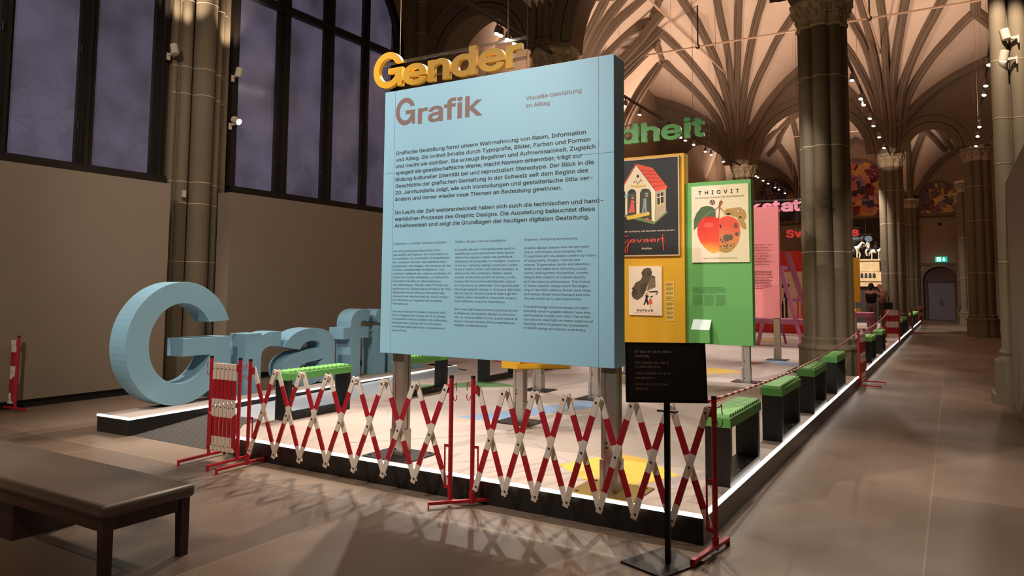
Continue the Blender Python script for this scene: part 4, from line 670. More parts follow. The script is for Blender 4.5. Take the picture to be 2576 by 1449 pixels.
# yellow, green and pink boards
yel = mat('yellow_board', (214,160,20), .55); grn = mat('green_board', (92,158,78), .55); pnk = mat('pink_board', (232,136,138), .55)
def board(name, label, x0, x1, y0, y1, z0, z1, m, posts, py):
    t = thing(name,label,'board',(0,0,0)); B().box(x0,x1,y0,y1,z0,z1).obj('panel', m, t, False, .003)
    for x in posts: post(t,x,py,z0+.01)
    return t
yb = board('display_board','tall yellow board with poster of a toy house, right of the blue board',-5.22,-3.805,11.88,12.12,.565,3.945,yel,(-4.86,-3.95),12.0)
gb = board('display_board','green board with a large apple poster, right of the yellow one',-3.80,-2.728,11.94,12.11,.765,3.435,grn,(-2.86,),12.03)
g = B(); r_ = random.Random(3)
def filler(b, x0, x1, z, dz, n, h, y, last=.7):
    for i in range(n):
        x = x0; xe = x0+(x1-x0)*(r_.uniform(.9,1) if i < n-1 else last)
        while x < xe:
            wl = r_.uniform(1.2,4.5)*h; wl = min(wl, xe-x); b.add([(x,y,z-i*dz),(x+wl,y,z-i*dz),(x+wl,y,z-i*dz+h),(x,y,z-i*dz+h)],[(0,1,2,3)]); x += wl+h*.45
filler(g,-3.69,-3.14,1.68,.0175,6,.010,11.9388); 
for x in (-3.69,-3.50,-3.31): filler(g,x,x+.165,1.555,.0125,14,.0065,11.9388)
g.obj('printed_text', mat('ink_green',(60,110,52),.6), gb)
cb = thing('caption_box','small green box with a slanted white caption plate on the green board','box',(0,0,0))
b = B(); b.prism([(11.94,.79),(11.94,1.16),(11.80,1.0),(11.80,.79)], lambda y, z: (-3.69,y,z), lambda y, z: (-3.38,y,z)); b.obj('body', grn, cb)
N_ = Vector((0,-.16,.14)).normalized(); b = B(); b.add([Vector(p)+N_*.004 for p in ((-3.685,11.80,1.0),(-3.385,11.80,1.0),(-3.385,11.94,1.16),(-3.685,11.94,1.16))],[(0,1,2,3)]); b.obj('caption_plate', mat('caption_white',(226,240,232),.4), cb)
pb = board('display_board','pink text board standing behind the green board',-4.3,-3.125,16.1,16.25,1.07,3.43,pnk,(-3.2,),16.18)
g = B(); PT = ['Gestalter reflektieren und','erproben in einer Thema-','Werkstatt Techniken in visu-','eller Form verständlich','zu machen. Seit dem','Beginn im Wandel:','Die neuen Medien beein-','flussen Ausdrucksformen.']
k = fit(PT[0],.62,.058,.012)
def rtext(b, s, xr_, y, z, size, bold, k):
    vs, _ = raw_text(s, bold); w_ = (max(v.x for v in vs)-min(v.x for v in vs))*size*k; text(b, s, (xr_-w_,y,z), U, W_, size, bold, None, k, res=2)
for i, (s, xr_) in enumerate(zip(PT,(-3.268,-3.31,-3.266,-3.342,-3.312,-3.372,-3.262,-3.30))): rtext(g, s, xr_, 16.1, 2.605-i*.0595, .058, .012, k)
filler(g,-3.9,-3.255,2.045,.033,12,.016,16.0988)
g.obj('printed_text', mat('ink_red',(120,40,46),.6), pb)
# posters
for n, c in dict(p_olive=(60,60,34),p_green=(104,120,70),p_cream=(232,214,180),p_beige=(176,156,124),p_red=(224,72,40),p_tile=(150,38,24),p_dark=(24,23,23),p_yel=(222,180,60),p_coral=(222,84,66),p_skin=(206,130,96),p_olive2=(96,96,60),p_bluegrey=(140,168,184),p_grey=(140,150,160),p_brown=(92,72,48),p_brown2=(120,100,76),p_sole=(54,42,30),p_leaf=(74,96,58),p_leafd=(130,146,92),p_rot=(170,130,64),p_paper=(236,214,184),p_paper2=(216,200,160),p_stem=(136,72,44),p_black=(8,8,8)).items(): mat(n, c, .6)
def grad(name, c0, c1, c2, z0, z1):
    m = mat(name, c0, .5); nt = m.node_tree; tc = nt.nodes.new('ShaderNodeTexCoord'); s = nt.nodes.new('ShaderNodeSeparateXYZ'); r = nt.nodes.new('ShaderNodeMapRange'); cr = nt.nodes.new('ShaderNodeValToRGB')
    r.inputs['From Min'].default_value = z1; r.inputs['From Max'].default_value = z0; n = nt.nodes.new('ShaderNodeTexNoise'); n.inputs['Scale'].default_value = 3
    ad = nt.nodes.new('ShaderNodeMath'); ad.operation = 'MULTIPLY_ADD'; ad.inputs[1].default_value = .35; nt.links.new(tc.outputs['Object'], s.inputs[0]); nt.links.new(tc.outputs['Object'], n.inputs['Vector']); nt.links.new(s.outputs['Z'], r.inputs['Value'])
    nt.links.new(n.outputs['Fac'], ad.inputs[0]); nt.links.new(r.outputs[0], ad.inputs[2]); nt.links.new(ad.outputs[0], cr.inputs[0])
    e = cr.color_ramp.elements; e[0].color, e[1].color = [tuple((v/255)**2.2 for v in c)+(1,) for c in (c0,c2)]; e[0].position = .35; e[1].position = 1.1; q = e.new(.75); q.color = tuple((v/255)**2.2 for v in c1)+(1,)
    nt.links.new(cr.outputs[0], nt.nodes['Principled BSDF'].inputs['Base Color']); return m
grad('apple',(214,44,26),(226,70,30),(240,160,50),2.22,2.78); grad('applerot',(214,70,40),(200,120,60),(160,130,60),2.22,2.78)
def art(b, shapes, mats, y):
    for i, (c, p) in enumerate(shapes):
        if c not in mats: mats.append(c)
        b.add([(x,y-.0012-.0001*i,z) for x, z in p], [tuple(range(len(p)))], mats.index(c))
def poster(label, q, paper, shapes, y, extra, frame=None, thick=.03):
    t = thing('poster', label, 'poster', (0,0,0)); xs = [p[0] for p in q]; zs = [p[1] for p in q]; x0, x1, z0, z1 = (xs[0]+xs[3])/2, (xs[1]+xs[2])/2, (zs[2]+zs[3])/2, (zs[0]+zs[1])/2
    B().box(x0,x1,y,y+thick,z0,z1).obj('sheet', MATS[paper], t)
    b = B(); ms = []; art(b, shapes, ms, y); b.obj('picture', [MATS[c] for c in ms], t)
    for nm, m, fn in extra: b = B(); fn(b, y-.0065); b.obj(nm, MATS[m], t)
    if frame:
        f = B(); w_ = .022
        for a in ((x0-w_,x1+w_,z0-w_,z0),(x0-w_,x1+w_,z1,z1+w_),(x0-w_,x0,z0,z1),(x1,x1+w_,z0,z1)): f.box(a[0],a[1],y-.012,y+thick,a[2],a[3])
        f.obj('frame', frame, t)
    return t
hq = POSTERS['house']; hq = [[-5.075,hq[0][1]],hq[1],hq[2],[-5.075,hq[3][1]]]
poster('large framed black poster of a toy house with red roof on the yellow board', hq, 'p_black', HOUSE, 11.85, [
    ('slogan_lettering','p_paper',lambda b, y: text(b,'schön oder schlecht, mit Gevaert wird’s recht !',(-5.055,y,2.632),U,W_,.052,.004,1.085,slant=.22)),
    ('brand_lettering','p_coral',lambda b, y: (text(b,'evaert',(-4.76,y,2.45),U,W_,.155,.004,.63),b.tube([(-4.79,y,2.555),(-4.85,y,2.57),(-4.90,y,2.52),(-4.885,y,2.455),(-4.83,y,2.45),(-4.785,y,2.52),(-4.79,y,2.42),(-4.80,y,2.30),(-4.84,y,2.27),(-4.85,y,2.31),(-4.82,y,2.38),(-4.74,y,2.47)],.009,6),b.tube([(-4.165,y,2.585),(-4.165,y,2.42),(-4.15,y,2.31)],.009,6))),
    ('small_lettering','p_paper',lambda b, y: text(b,'Rollfilm',(-4.545,y,2.33),U,W_,.055,.006,.175,slant=.2))], mat('frame_wood',(190,160,128),.5))
poster('small cream poster of a hiking boot sole on the yellow board', POSTERS['boot'], 'p_paper', BOOT, 11.85, [
    ('title_lettering','p_dark',lambda b, y: text(b,'DUFOUR',(-4.637,y,1.277),U,W_,.066,.02,.288,space=1.3)), ('subtitle_lettering','p_coral',lambda b, y: text(b,'die Marke für gute Berg- und Skischuhe',(-4.69,y,1.25),U,W_,.022,.0,.40,slant=.3))])
poster('large cream poster of a half rotten red apple on the green board', POSTERS['apple'], 'p_paper', APPLE, 11.91, [
    ('title_lettering','p_dark',lambda b, y: text(b,'THIOVIT',(-3.571,y,3.222),U,W_,.117,.014,.665,space=1.75)), ('subtitle_lettering','p_brown',lambda b, y: text(b,'ein Sandoz Produkt für Qualitätsobst',(-3.629,y,3.156),U,W_,.05,.0,.80)),
    ('footer_lettering','p_brown',lambda b, y: text(b,'gegen Schorf Mehltau Rote Spinne',(-3.5,y,2.16),U,W_,.034,.0,.55))])
for nm, lb in (('cap1','upper of two small yellow caption sheets beside the boot poster'),('cap2','lower of two small yellow caption sheets beside the boot poster')):
    q = POSTERS[nm]; t = thing('caption_sheet', lb, 'caption', (0,0,0)); x0, x1, z0, z1 = q[0][0], q[1][0], q[2][1], q[0][1]
    B().box(x0,x1,11.872,11.88,z0,z1).obj('sheet', mat('caption_yellow',(224,186,84),.6), t); b = B()
    for k in range(4): filler(b,x0+.012,x1-.012,z1-.03-k*.075,.0105,5,.006,11.8712)
    b.obj('printed_text', mat('ink_olive',(110,88,40),.6), t)
# hanging words
def hanging(label, s, x0, x1, y, z, size, m, depth=.06, spans=None, bold=.024):
    """letters on two clear rails; spans gives the x extent of the letters seen in full"""
    t = thing('hanging_word', label, 'lettering', (0,0,0)); k = fit(s, x1-x0, size, bold); off = min(v.x for v in raw_text(s, bold)[0]); spans = spans or {}
    for i, ch in enumerate(s):
        pre = raw_text(s[:i+1], bold)[0]; one = raw_text(ch, bold)[0]; ox0, ox1 = min(v.x for v in one), max(v.x for v in one)
        xe = x0+(max(v.x for v in pre)-off)*size*k; xa = xe-(ox1-ox0)*size*k
        if i in spans: xa, xe = spans[i]
        q = (xe-xa)/(ox1-ox0); b = B()
        if ch == 'G': b.prism([(p[0]*(xe-xa)/.97,p[1]*.735*size) for p in glyph_G()], lambda a, c: (xa+a,y,z+c), lambda a, c: (xa+a,y+depth,z+c))
        else:
            v2, f2 = raw_text(ch, bold, 'I', .5, 6); b.add([(xa+(v.x-ox0)*q, y+depth*(.5-v.z), z+v.y*size) for v in v2], f2)
        b.obj('letter', m, t)
    a = mat('clear_acrylic',(200,195,185),.08,trans=.92)
    for zz in (.12,.50): B().box(x0-.03,x1+.03,y+depth,y+depth+.015,z+zz*size,z+zz*size+.035).obj('rail', a, t)
    for x in (x0+.38,x1-.22): B().tube([(x,y+depth+.01,z+.5*size),(x,y+depth+.01,vault_z(x,y,1 if y > 14.6 else 0)+.04)],.004,5).obj('suspension_wire', mat('steel_wire',(170,150,130),.4,metal=.6), t)
    return t
hanging('yellow hanging letters reading Gender above the blue board','Gender',-6.33,-4.12,7.0,4.185,.62,mat('yellow_letter',(236,182,44),.5),.055,{0:(-6.334,-5.86),1:(-5.845,-5.475),2:(-5.455,-5.124),3:(-5.10,-4.740),4:(-4.708,-4.343),5:(-4.325,-4.116)})
hanging('green hanging letters ending in dheit, behind the blue board','Gesundheit',-7.35,-3.48,12.0,4.235,.62,mat('green_letter',(84,160,72),.5),.06,{5:(-5.03,-4.662),6:(-4.606,-4.279),7:(-4.242,-3.885),8:(-3.843,-3.726),9:(-3.702,-3.486)})
hanging('pink hanging letters ending in statt above the pink board','Werkstatt',-4.83,-2.51,16.2,3.338,.44,mat('pink_letter',(244,156,182),.5),.05,{3:(-3.748,-3.482),4:(-3.479,-3.257),5:(-3.257,-3.102),6:(-3.086,-2.84),7:(-2.847,-2.696),8:(-2.671,-2.514)},.034)
hanging('red hanging letters starting with Sw, far down the hall','Swissness',-5.54,-2.93,30.0,3.73,.54,mat('red_letter',(232,56,44),.5),.06,{0:(-5.541,-5.231),1:(-5.231,-4.779),8:(-3.225,-2.932)},.034)
hanging('light blue hanging letters ending in ere, under the red ones','Litere',-5.09,-2.55,30.6,3.54,.49,mat('blue_letter',(150,186,214),.5),.06,{0:(-5.09,-4.835),3:(-3.254,-2.974),4:(-2.955,-2.823),5:(-2.809,-2.551)},.034)
# ---------------------------------------------------------------- scissor barriers
redp = mat('red_paint', (168,26,40), .42, var=.05, scale=6); whitep = mat('white_paint', (222,206,190), .5); capm = mat('black_cap',(24,22,22),.5)
def slat(b, p, q, wd, th, y):
    """flat bar from p to q (x,z) with white and red bands"""
    p, q = Vector((p[0],0,p[1])), Vector((q[0],0,q[1])); d = (q-p); L_ = d.length; d.normalize(); s = Vector((d.z,0,-d.x)); e = .03; cuts = [-e/L_,.16,.40,.62,.86,1+e/L_]
    for i in range(5):
        a, c = p+d*L_*cuts[i], p+d*L_*cuts[i+1]; m = i%2
        vs = [v+Vector((0,yy,0)) for yy in (y,y+th) for v in (a-s*wd/2,c-s*wd/2,c+s*wd/2,a+s*wd/2)]
        b.add(vs, [(0,1,2,3),(7,6,5,4),(0,4,5,1),(1,5,6,2),(2,6,7,3),(3,7,4,0)], m)
def barrier(label, L_, n, loc, rz=0, zt=.87, zb=.15, feet=(True,True), wd=.042, foot_a=(90,90), folded=False, hooks=True, group=None, only=None):
    t = thing('scissor_barrier', label, 'barrier', loc, group, rz); st = L_/n
    for k in range(n):
        b = B(); slat(b,(k*st+.01,zt),((k+1)*st-.01,zb),wd,.012,.008); o = b.obj('lattice_bar',[whitep,redp],t)
        b = B(); slat(b,(k*st+.01,zb),((k+1)*st-.01,zt),wd,.012,-.022); o = b.obj('lattice_bar',[whitep,redp],t)
        b = B()
        for x, z in (((k+.5)*st,(zt+zb)/2),(k*st+st-.015,zt-.005),(k*st+.015,zb+.005)): b.ball((x,-.026,z),(.008,.007,.008),8,4)
        b.obj('rivet', capm, o)
    for j, x in enumerate((-.035,L_+.035)):
        s = -1 if j == 0 else 1
        b = B(); b.lathe([(.0175,.04),(.0175,.965)],x,0,12); b.lathe([(.0182,.955),(.0182,.975)],x,0,12,1); b.box(min(x,x-s*.05),max(x,x-s*.05),-.012,.004,zt-.03,zt+.035)
        p = b.obj('post',[redp,capm],t,True)
        if feet[j]:
            a = math.radians(foot_a[j]); M = Matrix.Translation((x,0,0))@Matrix.Rotation(a,4,'Z')
            b = B(); b.box(-.335,.19,-.016,.016,.028,.05,0,M); b.box(-.335,-.329,-.016,.016,0,.03,0,M); b.box(.184,.19,-.016,.016,0,.03,0,M); b.lathe([(.022,.02),(.022,.1)],x,0,12); b.obj('foot',redp,t)
        if hooks:
            b = B(); hx = x+s*.02; c = [(hx,-.005,.90)]+[(hx+s*(.0+.028*math.sin(q)),-.005,.905+.02*(1-math.cos(q))-.0) for q in (.5,1.0,1.57)]+[(hx+s*.034,-.005,.86)]; b.tube(c,.0035,6)
            b.tube([(hx+s*.034,-.005,.83),(hx+s*.034,-.005,.80),(hx+s*.022,-.005,.785),(hx+s*.008,-.005,.79),(hx,-.005,.82)],.0035,6); b.obj('hook',redp,p)
        b = B(); xi = x-s*.03
        b.box(min(x,xi-s*.028),max(x,xi-s*.028),-.004,.002,.43,.45); b.box(min(xi-s*.028,xi-s*.016),max(xi-s*.028,xi-s*.016),-.004,.002,.14,.45); b.box(min(x,xi-s*.028),max(x,xi-s*.028),-.004,.002,.12,.145); b.box(min(x,x-s*.018),max(x,x-s*.018),-.004,.002,.13,.44)
        b.obj('guide_slot',redp,p)
    return t
BG = 'red and white scissor barriers'
barrier('extended red and white scissor barrier in front of the green bench and left post',2.18,7,(-5.55,4.60,0),math.radians(1.2),feet=(True,False),group=BG)
barrier('extended red and white scissor barrier on the right, behind the black notice stand',1.78,7,(-3.145,4.715,0),math.radians(.2),feet=(True,True),foot_a=(46,82),group=BG)
def folded(label, L_, loc, rz, n=6, group=BG, foot=90, z0=0):
    t = thing('scissor_barrier', label, 'barrier', loc, group, rz); st = L_/n
    for k in range(n):
        x = (k+.5)*st; b = B(); slat(b,(x+.004,.88),(x-.004,.12),st*.7,.012,-.02); o = b.obj('lattice_bar',[whitep,redp],t)
        b = B()
        for z in (.86,.5,.14): b.ball((x,-.023,z),(.006,.006,.006),6,4)
        b.obj('rivet',capm,o)
        if k < n-1: b = B(); slat(b,(x+st*.5-.006,.88),(x+st*.5+.006,.12),st*.7,.012,.004); b.obj('lattice_bar',[whitep,whitep],t)
    for j, x in enumerate((-.03,L_+.03)):
        s = -1 if j == 0 else 1; b = B(); b.lathe([(.0175,.04),(.0175,.965)],x,0,12); b.lathe([(.0182,.955),(.0182,.975)],x,0,12,1); b.box(min(x,x-s*.05),max(x,x-s*.05),-.012,.004,.84,.91); p = b.obj('post',[redp,capm],t,True)
        M = Matrix.Translation((x,0,0))@Matrix.Rotation(math.radians(foot),4,'Z'); b = B(); b.box(-.335,.19,-.016,.016,.028,.05,0,M); b.box(-.335,-.329,-.016,.016,0,.03,0,M); b.box(.184,.19,-.016,.016,0,.03,0,M); b.obj('foot',redp,t)
        b = B(); hx = x+s*.02; b.tube([(hx,-.005,.90),(hx+s*.02,-.005,.92),(hx+s*.034,-.005,.905),(hx+s*.034,-.005,.86)],.0035,6); b.tube([(hx+s*.034,-.005,.83),(hx+s*.034,-.005,.80),(hx+s*.018,-.005,.785),(hx,-.005,.82)],.0035,6); b.obj('hook',redp,p)
        b = B(); xi = x-s*.055; b.prism([(x,.10),(xi,.16),(xi,.42),(x,.46)],lambda u,v:(u,-.03,v),lambda u,v:(u,-.026,v)); b.obj('guide_slot',redp,p)
    return t
folded('folded scissor barrier standing beside the ramp mat, in front of the letter G',.325,(-6.125,4.615,0),math.radians(3.4))
folded('folded scissor barrier at the far left edge against the wall boards',.46,(-11.0,4.93,0),0,8,foot=8)
# barriers at the gap of the platform and further down the aisle
folded('folded scissor barrier at the gap in the platform edge beside the near column',.62,(-1.42,14.0,0),math.radians(88),10,foot=90)
folded('folded scissor barrier standing on the far deck beside the lit column',.42,(-1.72,24.0,.19),math.radians(40),7,foot=60)
folded('folded scissor barrier at the platform edge between the far green benches',.5,(-1.42,32.6,.0),math.radians(88),8,foot=90)
folded('folded scissor barrier closing the far end of the platform by the end door',.55,(-1.5,42.6,0),math.radians(80),8,foot=90)
# striped chain along the benches
ch = B(); P0 = [Vector((-1.38,4.75,.93)),Vector((-1.56,9.6,.66)),Vector((-1.45,13.9,.92))]
pts = [P0[0]*(1-t)**2+2*P0[1]*t*(1-t)+P0[2]*t*t for t in [i/90 for i in range(91)]]
for i in range(90): ch.tube([pts[i],pts[i+1]],.011,6,i%2)
tag(ch.obj('barrier_rope',[redp,whitep]),'red and white striped rope strung along the green benches to the near column','rope')
ch = B(); P0 = [Vector((-1.45,14.75,.92)),Vector((-1.6,20,.8)),Vector((-1.6,24.0,1.1))]
pts = [P0[0]*(1-t)**2+2*P0[1]*t*(1-t)+P0[2]*t*t for t in [i/40 for i in range(41)]]
for i in range(40): ch.tube([pts[i],pts[i+1]],.016,6,i%2)
tag(ch.obj('barrier_rope',[whitep,redp]),'pale barrier rope rising past the pair of green benches beyond the near column','rope')
# green-topped benches
gseat = mat('green_foam',(122,186,98),.55); gside = mat('green_rail',(88,160,78),.5); bleg = mat('black_metal',(22,20,20),.4,metal=.3)
def bench(label, group, L_=1.0, W=.21, H=.545):
    t = thing('bench', label, 'bench', (0,0,0), group)
    for y in (0,L_-.094): B().box(-W+.012,-.012,y+.012,y+.082,0,.435).obj('leg', bleg, t, False, .003)
    B().box(-W+.012,-.012,.08,L_-.08,0,.06).obj('floor_bar', bleg, t)
    B().box(-W,0,0,L_,.435,.51).obj('seat', gside, t, False, .004)
    b = B(); n = 14; st = (L_-.02)/n
    for i in range(n):
        y = .01+(i+.5)*st; pr = [(st*.48*math.cos(a),.028*math.sin(a)) for a in [pi*k/6 for k in range(7)]]
        b.prism([(y+u,.51+v) for u, v in pr], lambda a, c: (-W+.012,a,c), lambda a, c: (-.012,a,c))
    b.obj('ribbed_top', gseat, t, True)
    b = B()
    for y in (.33,.66):
        b.ball((-.03,y,.062),(.012,.012,.006),8,4)
    b.obj('screw', mat('chrome_screw',(210,210,205),.2,metal=1), t); return t
RB = 'green benches along the right platform edge'; LB = 'green benches near the big letters'
b1 = bench('nearest green bench at the front right corner of the platform, beside the barrier post', RB); b1.location = (-1.44,5.55,.19)
names = ['second green bench from the front along the right platform edge','third green bench from the front along the right platform edge','fourth green bench from the front, just before the near column','first green bench beyond the gap by the near column','second green bench beyond the gap by the near column','green bench standing before the lit far column','green bench just behind the one before the lit far column','first bench of the short far row by the end door','middle bench of the short far row by the end door','last bench of the short far row by the end door']
for y, l in zip((7.48,9.40,11.39,16.65,19.2,27.2,29.6,35.0,37.0,39.0), names): dup(b1,(-1.44,y,.19),None,l)
b2 = dup(b1,(-6.22,5.62,.19),None,'green bench between the front barrier and the big blue letters'); b2['group'] = LB
for y, l in ((7.60,'green bench half hidden by the bottom left corner of the blue board'),(9.62,'black legged bench seen under the middle of the blue board, behind the other two'),(11.6,'farthest of the benches seen under the blue board')):
    c = dup(b2,(-6.22,y,.19),None,l)
# yellow display box behind the blue board
t = thing('display_tray','yellow tray edge showing under the blue board on aluminium posts','tray',(-4.1,6.95,0))
b = B(); b.box(-.175,.06,-.06,.10,.775,1.05); b.obj('end_panel',yel,t); b = B(); M = Matrix.Translation((.06,-.06,0))@Matrix.Rotation(math.radians(38),4,'Z'); b.box(-.03,.55,0,.03,.775,.83,0,M).box(-.03,.55,.22,.25,.775,.83,0,M).box(-.03,.55,.0,.25,.775,.785,0,M); b.obj('rim',yel,t)
post(t,0,.05,.78,sz=.45)
t = thing('display_board','board on two posts of which only the aluminium feet show under the blue board','board',(-4.63,9.1,0)); B().box(-.62,.62,-.05,.12,1.0,3.2).obj('panel',yel,t)
post(t,-.51,.2,1.3); post(t,.51,-.1,1.3)
# black notice on a stand
t = thing('notice_stand','black notice on a slim black stand in front of the right barrier','sign stand',(-1.515,4.36,0))
sb = mat('stand_bronze',(40,34,29),.45,metal=.3); bl = mat('notice_black',(9,7,7),.5); nt_ = mat('notice_text',(176,160,148),.7)
b = B(); M = Matrix.Rotation(math.radians(-20),4,'Z'); b.box(-.20,.12,-.2,.19,.0,.012,0,M); b.obj('base',sb,t)
B().box(-.016,.016,-.012,.012,.012,.98).obj('pole',bl,t)
B().box(-.06,.06,-.015,.03,.905,.915).obj('clamp',bl,t)
fr = bpy.data.objects.new('notice_board',None); C.objects.link(fr); fr.parent = t; fr.location = (0,-.02,1.145); fr.rotation_euler = (math.radians(-8),0,math.radians(30))
B().box(-.245,.245,-.012,.012,-.18,.18).obj('frame',bl,fr); B().box(-.226,.226,-.0135,-.011,-.162,.162).obj('sheet',mat('notice_sheet',(30,20,18),.6),fr)
b = B(); nl = ['Wir bauen für Sie die nächste','Ausstellung.',None,'Nous préparons pour vous la','prochaine exposition.',None,'Stiamo allestendo per voi la','prossima mostra.',None,'We are setting up the next','exhibition.']
z = .118; kf = None
for i, s in enumerate(nl):
    if s is None: z -= .0125; continue
    text(b,s,(-.186,-.0136,z),U,W_,.0245,.02 if i < 2 else .004,None,.72,'M',res=2); z -= .0262
b.obj('notice_text',nt_,fr)
# wooden museum bench in the foreground
ww = mat('dark_walnut',(52,30,22),.42,var=.15,scale=5); lth = mat('brown_leather',(86,72,61),.42,var=.03,scale=4,bump=.03,bscale=200)
t = thing('museum_bench','long dark wooden bench with brown padded top in the bottom left foreground','bench',(-5.25,2.68,0))
b = B(); b.box(-1.2,1.185,-.30,.29,.345,.425); o = b.obj('padded_top',lth,t,True); q = o.modifiers.new('bevel','BEVEL'); q.width = .028; q.segments = 4
b = B(); b.box(-1.16,1.15,-.27,.26,.27,.35); b.obj('apron',ww,t)
for x in (-1.13,1.13):
    for y in (-.245,.235):
        b = B(); s1, s2 = .04, .026; sx_, sy_ = (1 if x > 0 else -1), (1 if y > 0 else -1)
        vs = [(x+sx_*.02-(a>0)*0+dx,y+dy,z) for z, a in ((0,0),(.345,1)) for dx, dy in ((-.055 if a else -.035,-.03),(.012,-.03),(.012,.03),(-.055 if a else -.035,.03))]
        b.add(vs,[(3,2,1,0),(4,5,6,7),(0,1,5,4),(1,2,6,5),(2,3,7,6),(3,0,4,7)]); b.obj('leg',ww,t,False,.004)
B().box(-.95,.02,-.2,.2,.0,.27).obj('support_box',ww,t)
# ---------------------------------------------------------------- far end of the platform
plum = mat('plum_paint',(176,98,130),.55); redw = mat('red_wall_paint',(222,54,38),.55); cream = mat('cream_sheet',(230,206,182),.6)
def trestle(label, loc, L_=2.2, rz=0):
    t = thing('trestle_table', label, 'table', loc, None, rz); B().box(-L_/2,L_/2,-.5,.5,.68,.80).obj('top',plum,t)
    for x in (-L_/2+.25,L_/2-.25):
        for s in (-1,1):
            b = B(); b.prism([(s*.62,0),(s*.52,0),(s*.30,.70),(s*.40,.70)],lambda y,z:(x-.04,y,z),lambda y,z:(x+.04,y,z)); b.obj('leg',plum,t)
    return t
fx = thing('easel_frame','tall plum coloured A-frame standing behind the pink board','frame',(0,0,.19))
def slab_(name, pts, y, th=.1): b = B(); b.prism(pts,lambda x,z:(x,y,z-.19),lambda x,z:(x,y+th,z-.19)); return b.obj(name,plum,fx)
slab_('leg',[(-3.92,2.28),(-3.81,2.28),(-3.28,.19),(-3.37,.19)],20.0); slab_('leg',[(-3.93,2.70),(-3.79,2.70),(-3.10,.19),(-3.22,.19)],21.0)
slab_('leg',[(-4.37,.80),(-4.28,.80),(-4.43,.19),(-4.51,.19)],20.0,.08); slab_('leg',[(-4.13,.80),(-4.08,.80),(-3.95,.19),(-4.0,.19)],21.2,.08)
slab_('beam',[(-4.9,.77),(-3.0,.77),(-3.0,.90),(-4.9,.90)],20.1,.9); slab_('cross_bar',[(-3.75,1.36),(-3.45,1.36),(-3.45,1.44),(-3.75,1.44)],20.55,.1)
slab_('brace',[(-3.93,2.2),(-3.80,2.2),(-3.80,2.3),(-3.93,2.3)],20.05,1.0)
rw = thing('display_wall','red display wall with posters far behind the pink board','board',(0,0,.19)); B().box(-6.2,-3.3,26.5,26.65,0,2.82).obj('panel',redw,rw)
for x0, x1, z0, z1, lb in ((-5.3,-4.39,.5,2.11,'pale poster with a dark figure on the red display wall'),(-4.33,-3.7,1.3,2.74,'blue and cream poster on the red display wall beside the near column')):
    p = thing('poster',lb,'poster',(0,26.45,.19)); B().box(x0,x1,0,.048,z0,z1).obj('sheet',cream,p)
    b = B()
    if x0 < -5: b.ball((-4.93,-.004,1.62),(.13,.006,.11),12,6); b.prism([(-5.0,1.2),(-4.88,1.25),(-4.83,1.5),(-4.95,1.52)],lambda x,z:(x,-.006,z),lambda x,z:(x,-.002,z)); b.obj('picture',MATS['p_dark'],p)
    else: b.box(x0+.08,x1-.06,-.004,-.001,1.75,2.66); b.obj('picture',mat('p_blue',(90,120,140),.6),p)
rk = thing('bottle_rack','low rack of upright dark and red tubes in front of the red wall','rack',(-4.35,25.2,.19)); B().box(-.65,.9,-.2,.2,.42,.46).box(-.6,-.55,-.15,.15,0,.42).box(.8,.85,-.15,.15,0,.42).obj('shelf',cream,rk)
rr_ = random.Random(5)
for i in range(13):
    h = rr_.uniform(.5,.95); m_ = rr_.choice(['p_dark','p_coral','p_brown2','p_red','p_paper','p_dark'])
    tag(B().lathe([(.035,0),(.035,h*.8),(.02,h*.85),(.02,h)],0,0,8).obj('roll_tube',MATS[m_],None,True),'%s tube standing in the rack before the red wall, number %d from its left end'%({'p_dark':'dark','p_coral':'coral','p_brown2':'brown','p_red':'red','p_paper':'cream'}[m_],i+1),'tube','tubes in the rack').location = (-4.92+i*.118,25.2,.65)
yb2 = thing('display_board','narrow yellow board between the near column and the stone pedestal','board',(-2.95,27.0,.19)); B().box(-.6,.29,0,.12,1.09,2.58).obj('panel',yel,yb2); B().box(-.6,.29,0,.12,.74,.88).obj('lower_bar',yel,yb2); B().box(.10,.16,.03,.09,0,1.1).obj('post',alu,yb2)
tt = trestle('plum trestle table with small models right of the near column',(-2.62,25.0,.19),1.3,math.radians(90))
for i, (x, y, m_, l) in enumerate(((-2.9,24.7,gseat,'small green model on the plum trestle table'),(-2.7,25.1,capm,'small dark model on the plum trestle table'),(-2.62,24.6,cream,'small cream model on the plum trestle table'))):
    tag(B().box(-.09,.09,-.07,.07,0,.05).ball((0,0,.07),(.07,.06,.05),8,5).obj('scale_model',m_,None,True),l,'model').location = (x,y,.99)
wp = thing('stool_box','white slatted box under the plum trestle table','box',(-2.8,23.7,.19)); b = B(); [b.box(-.14,.14,-.14,.14,z,z+.09) for z in (0,.12,.24,.36)]; b.box(-.12,.12,-.12,.12,0,.45); b.obj('slats',cream,wp)
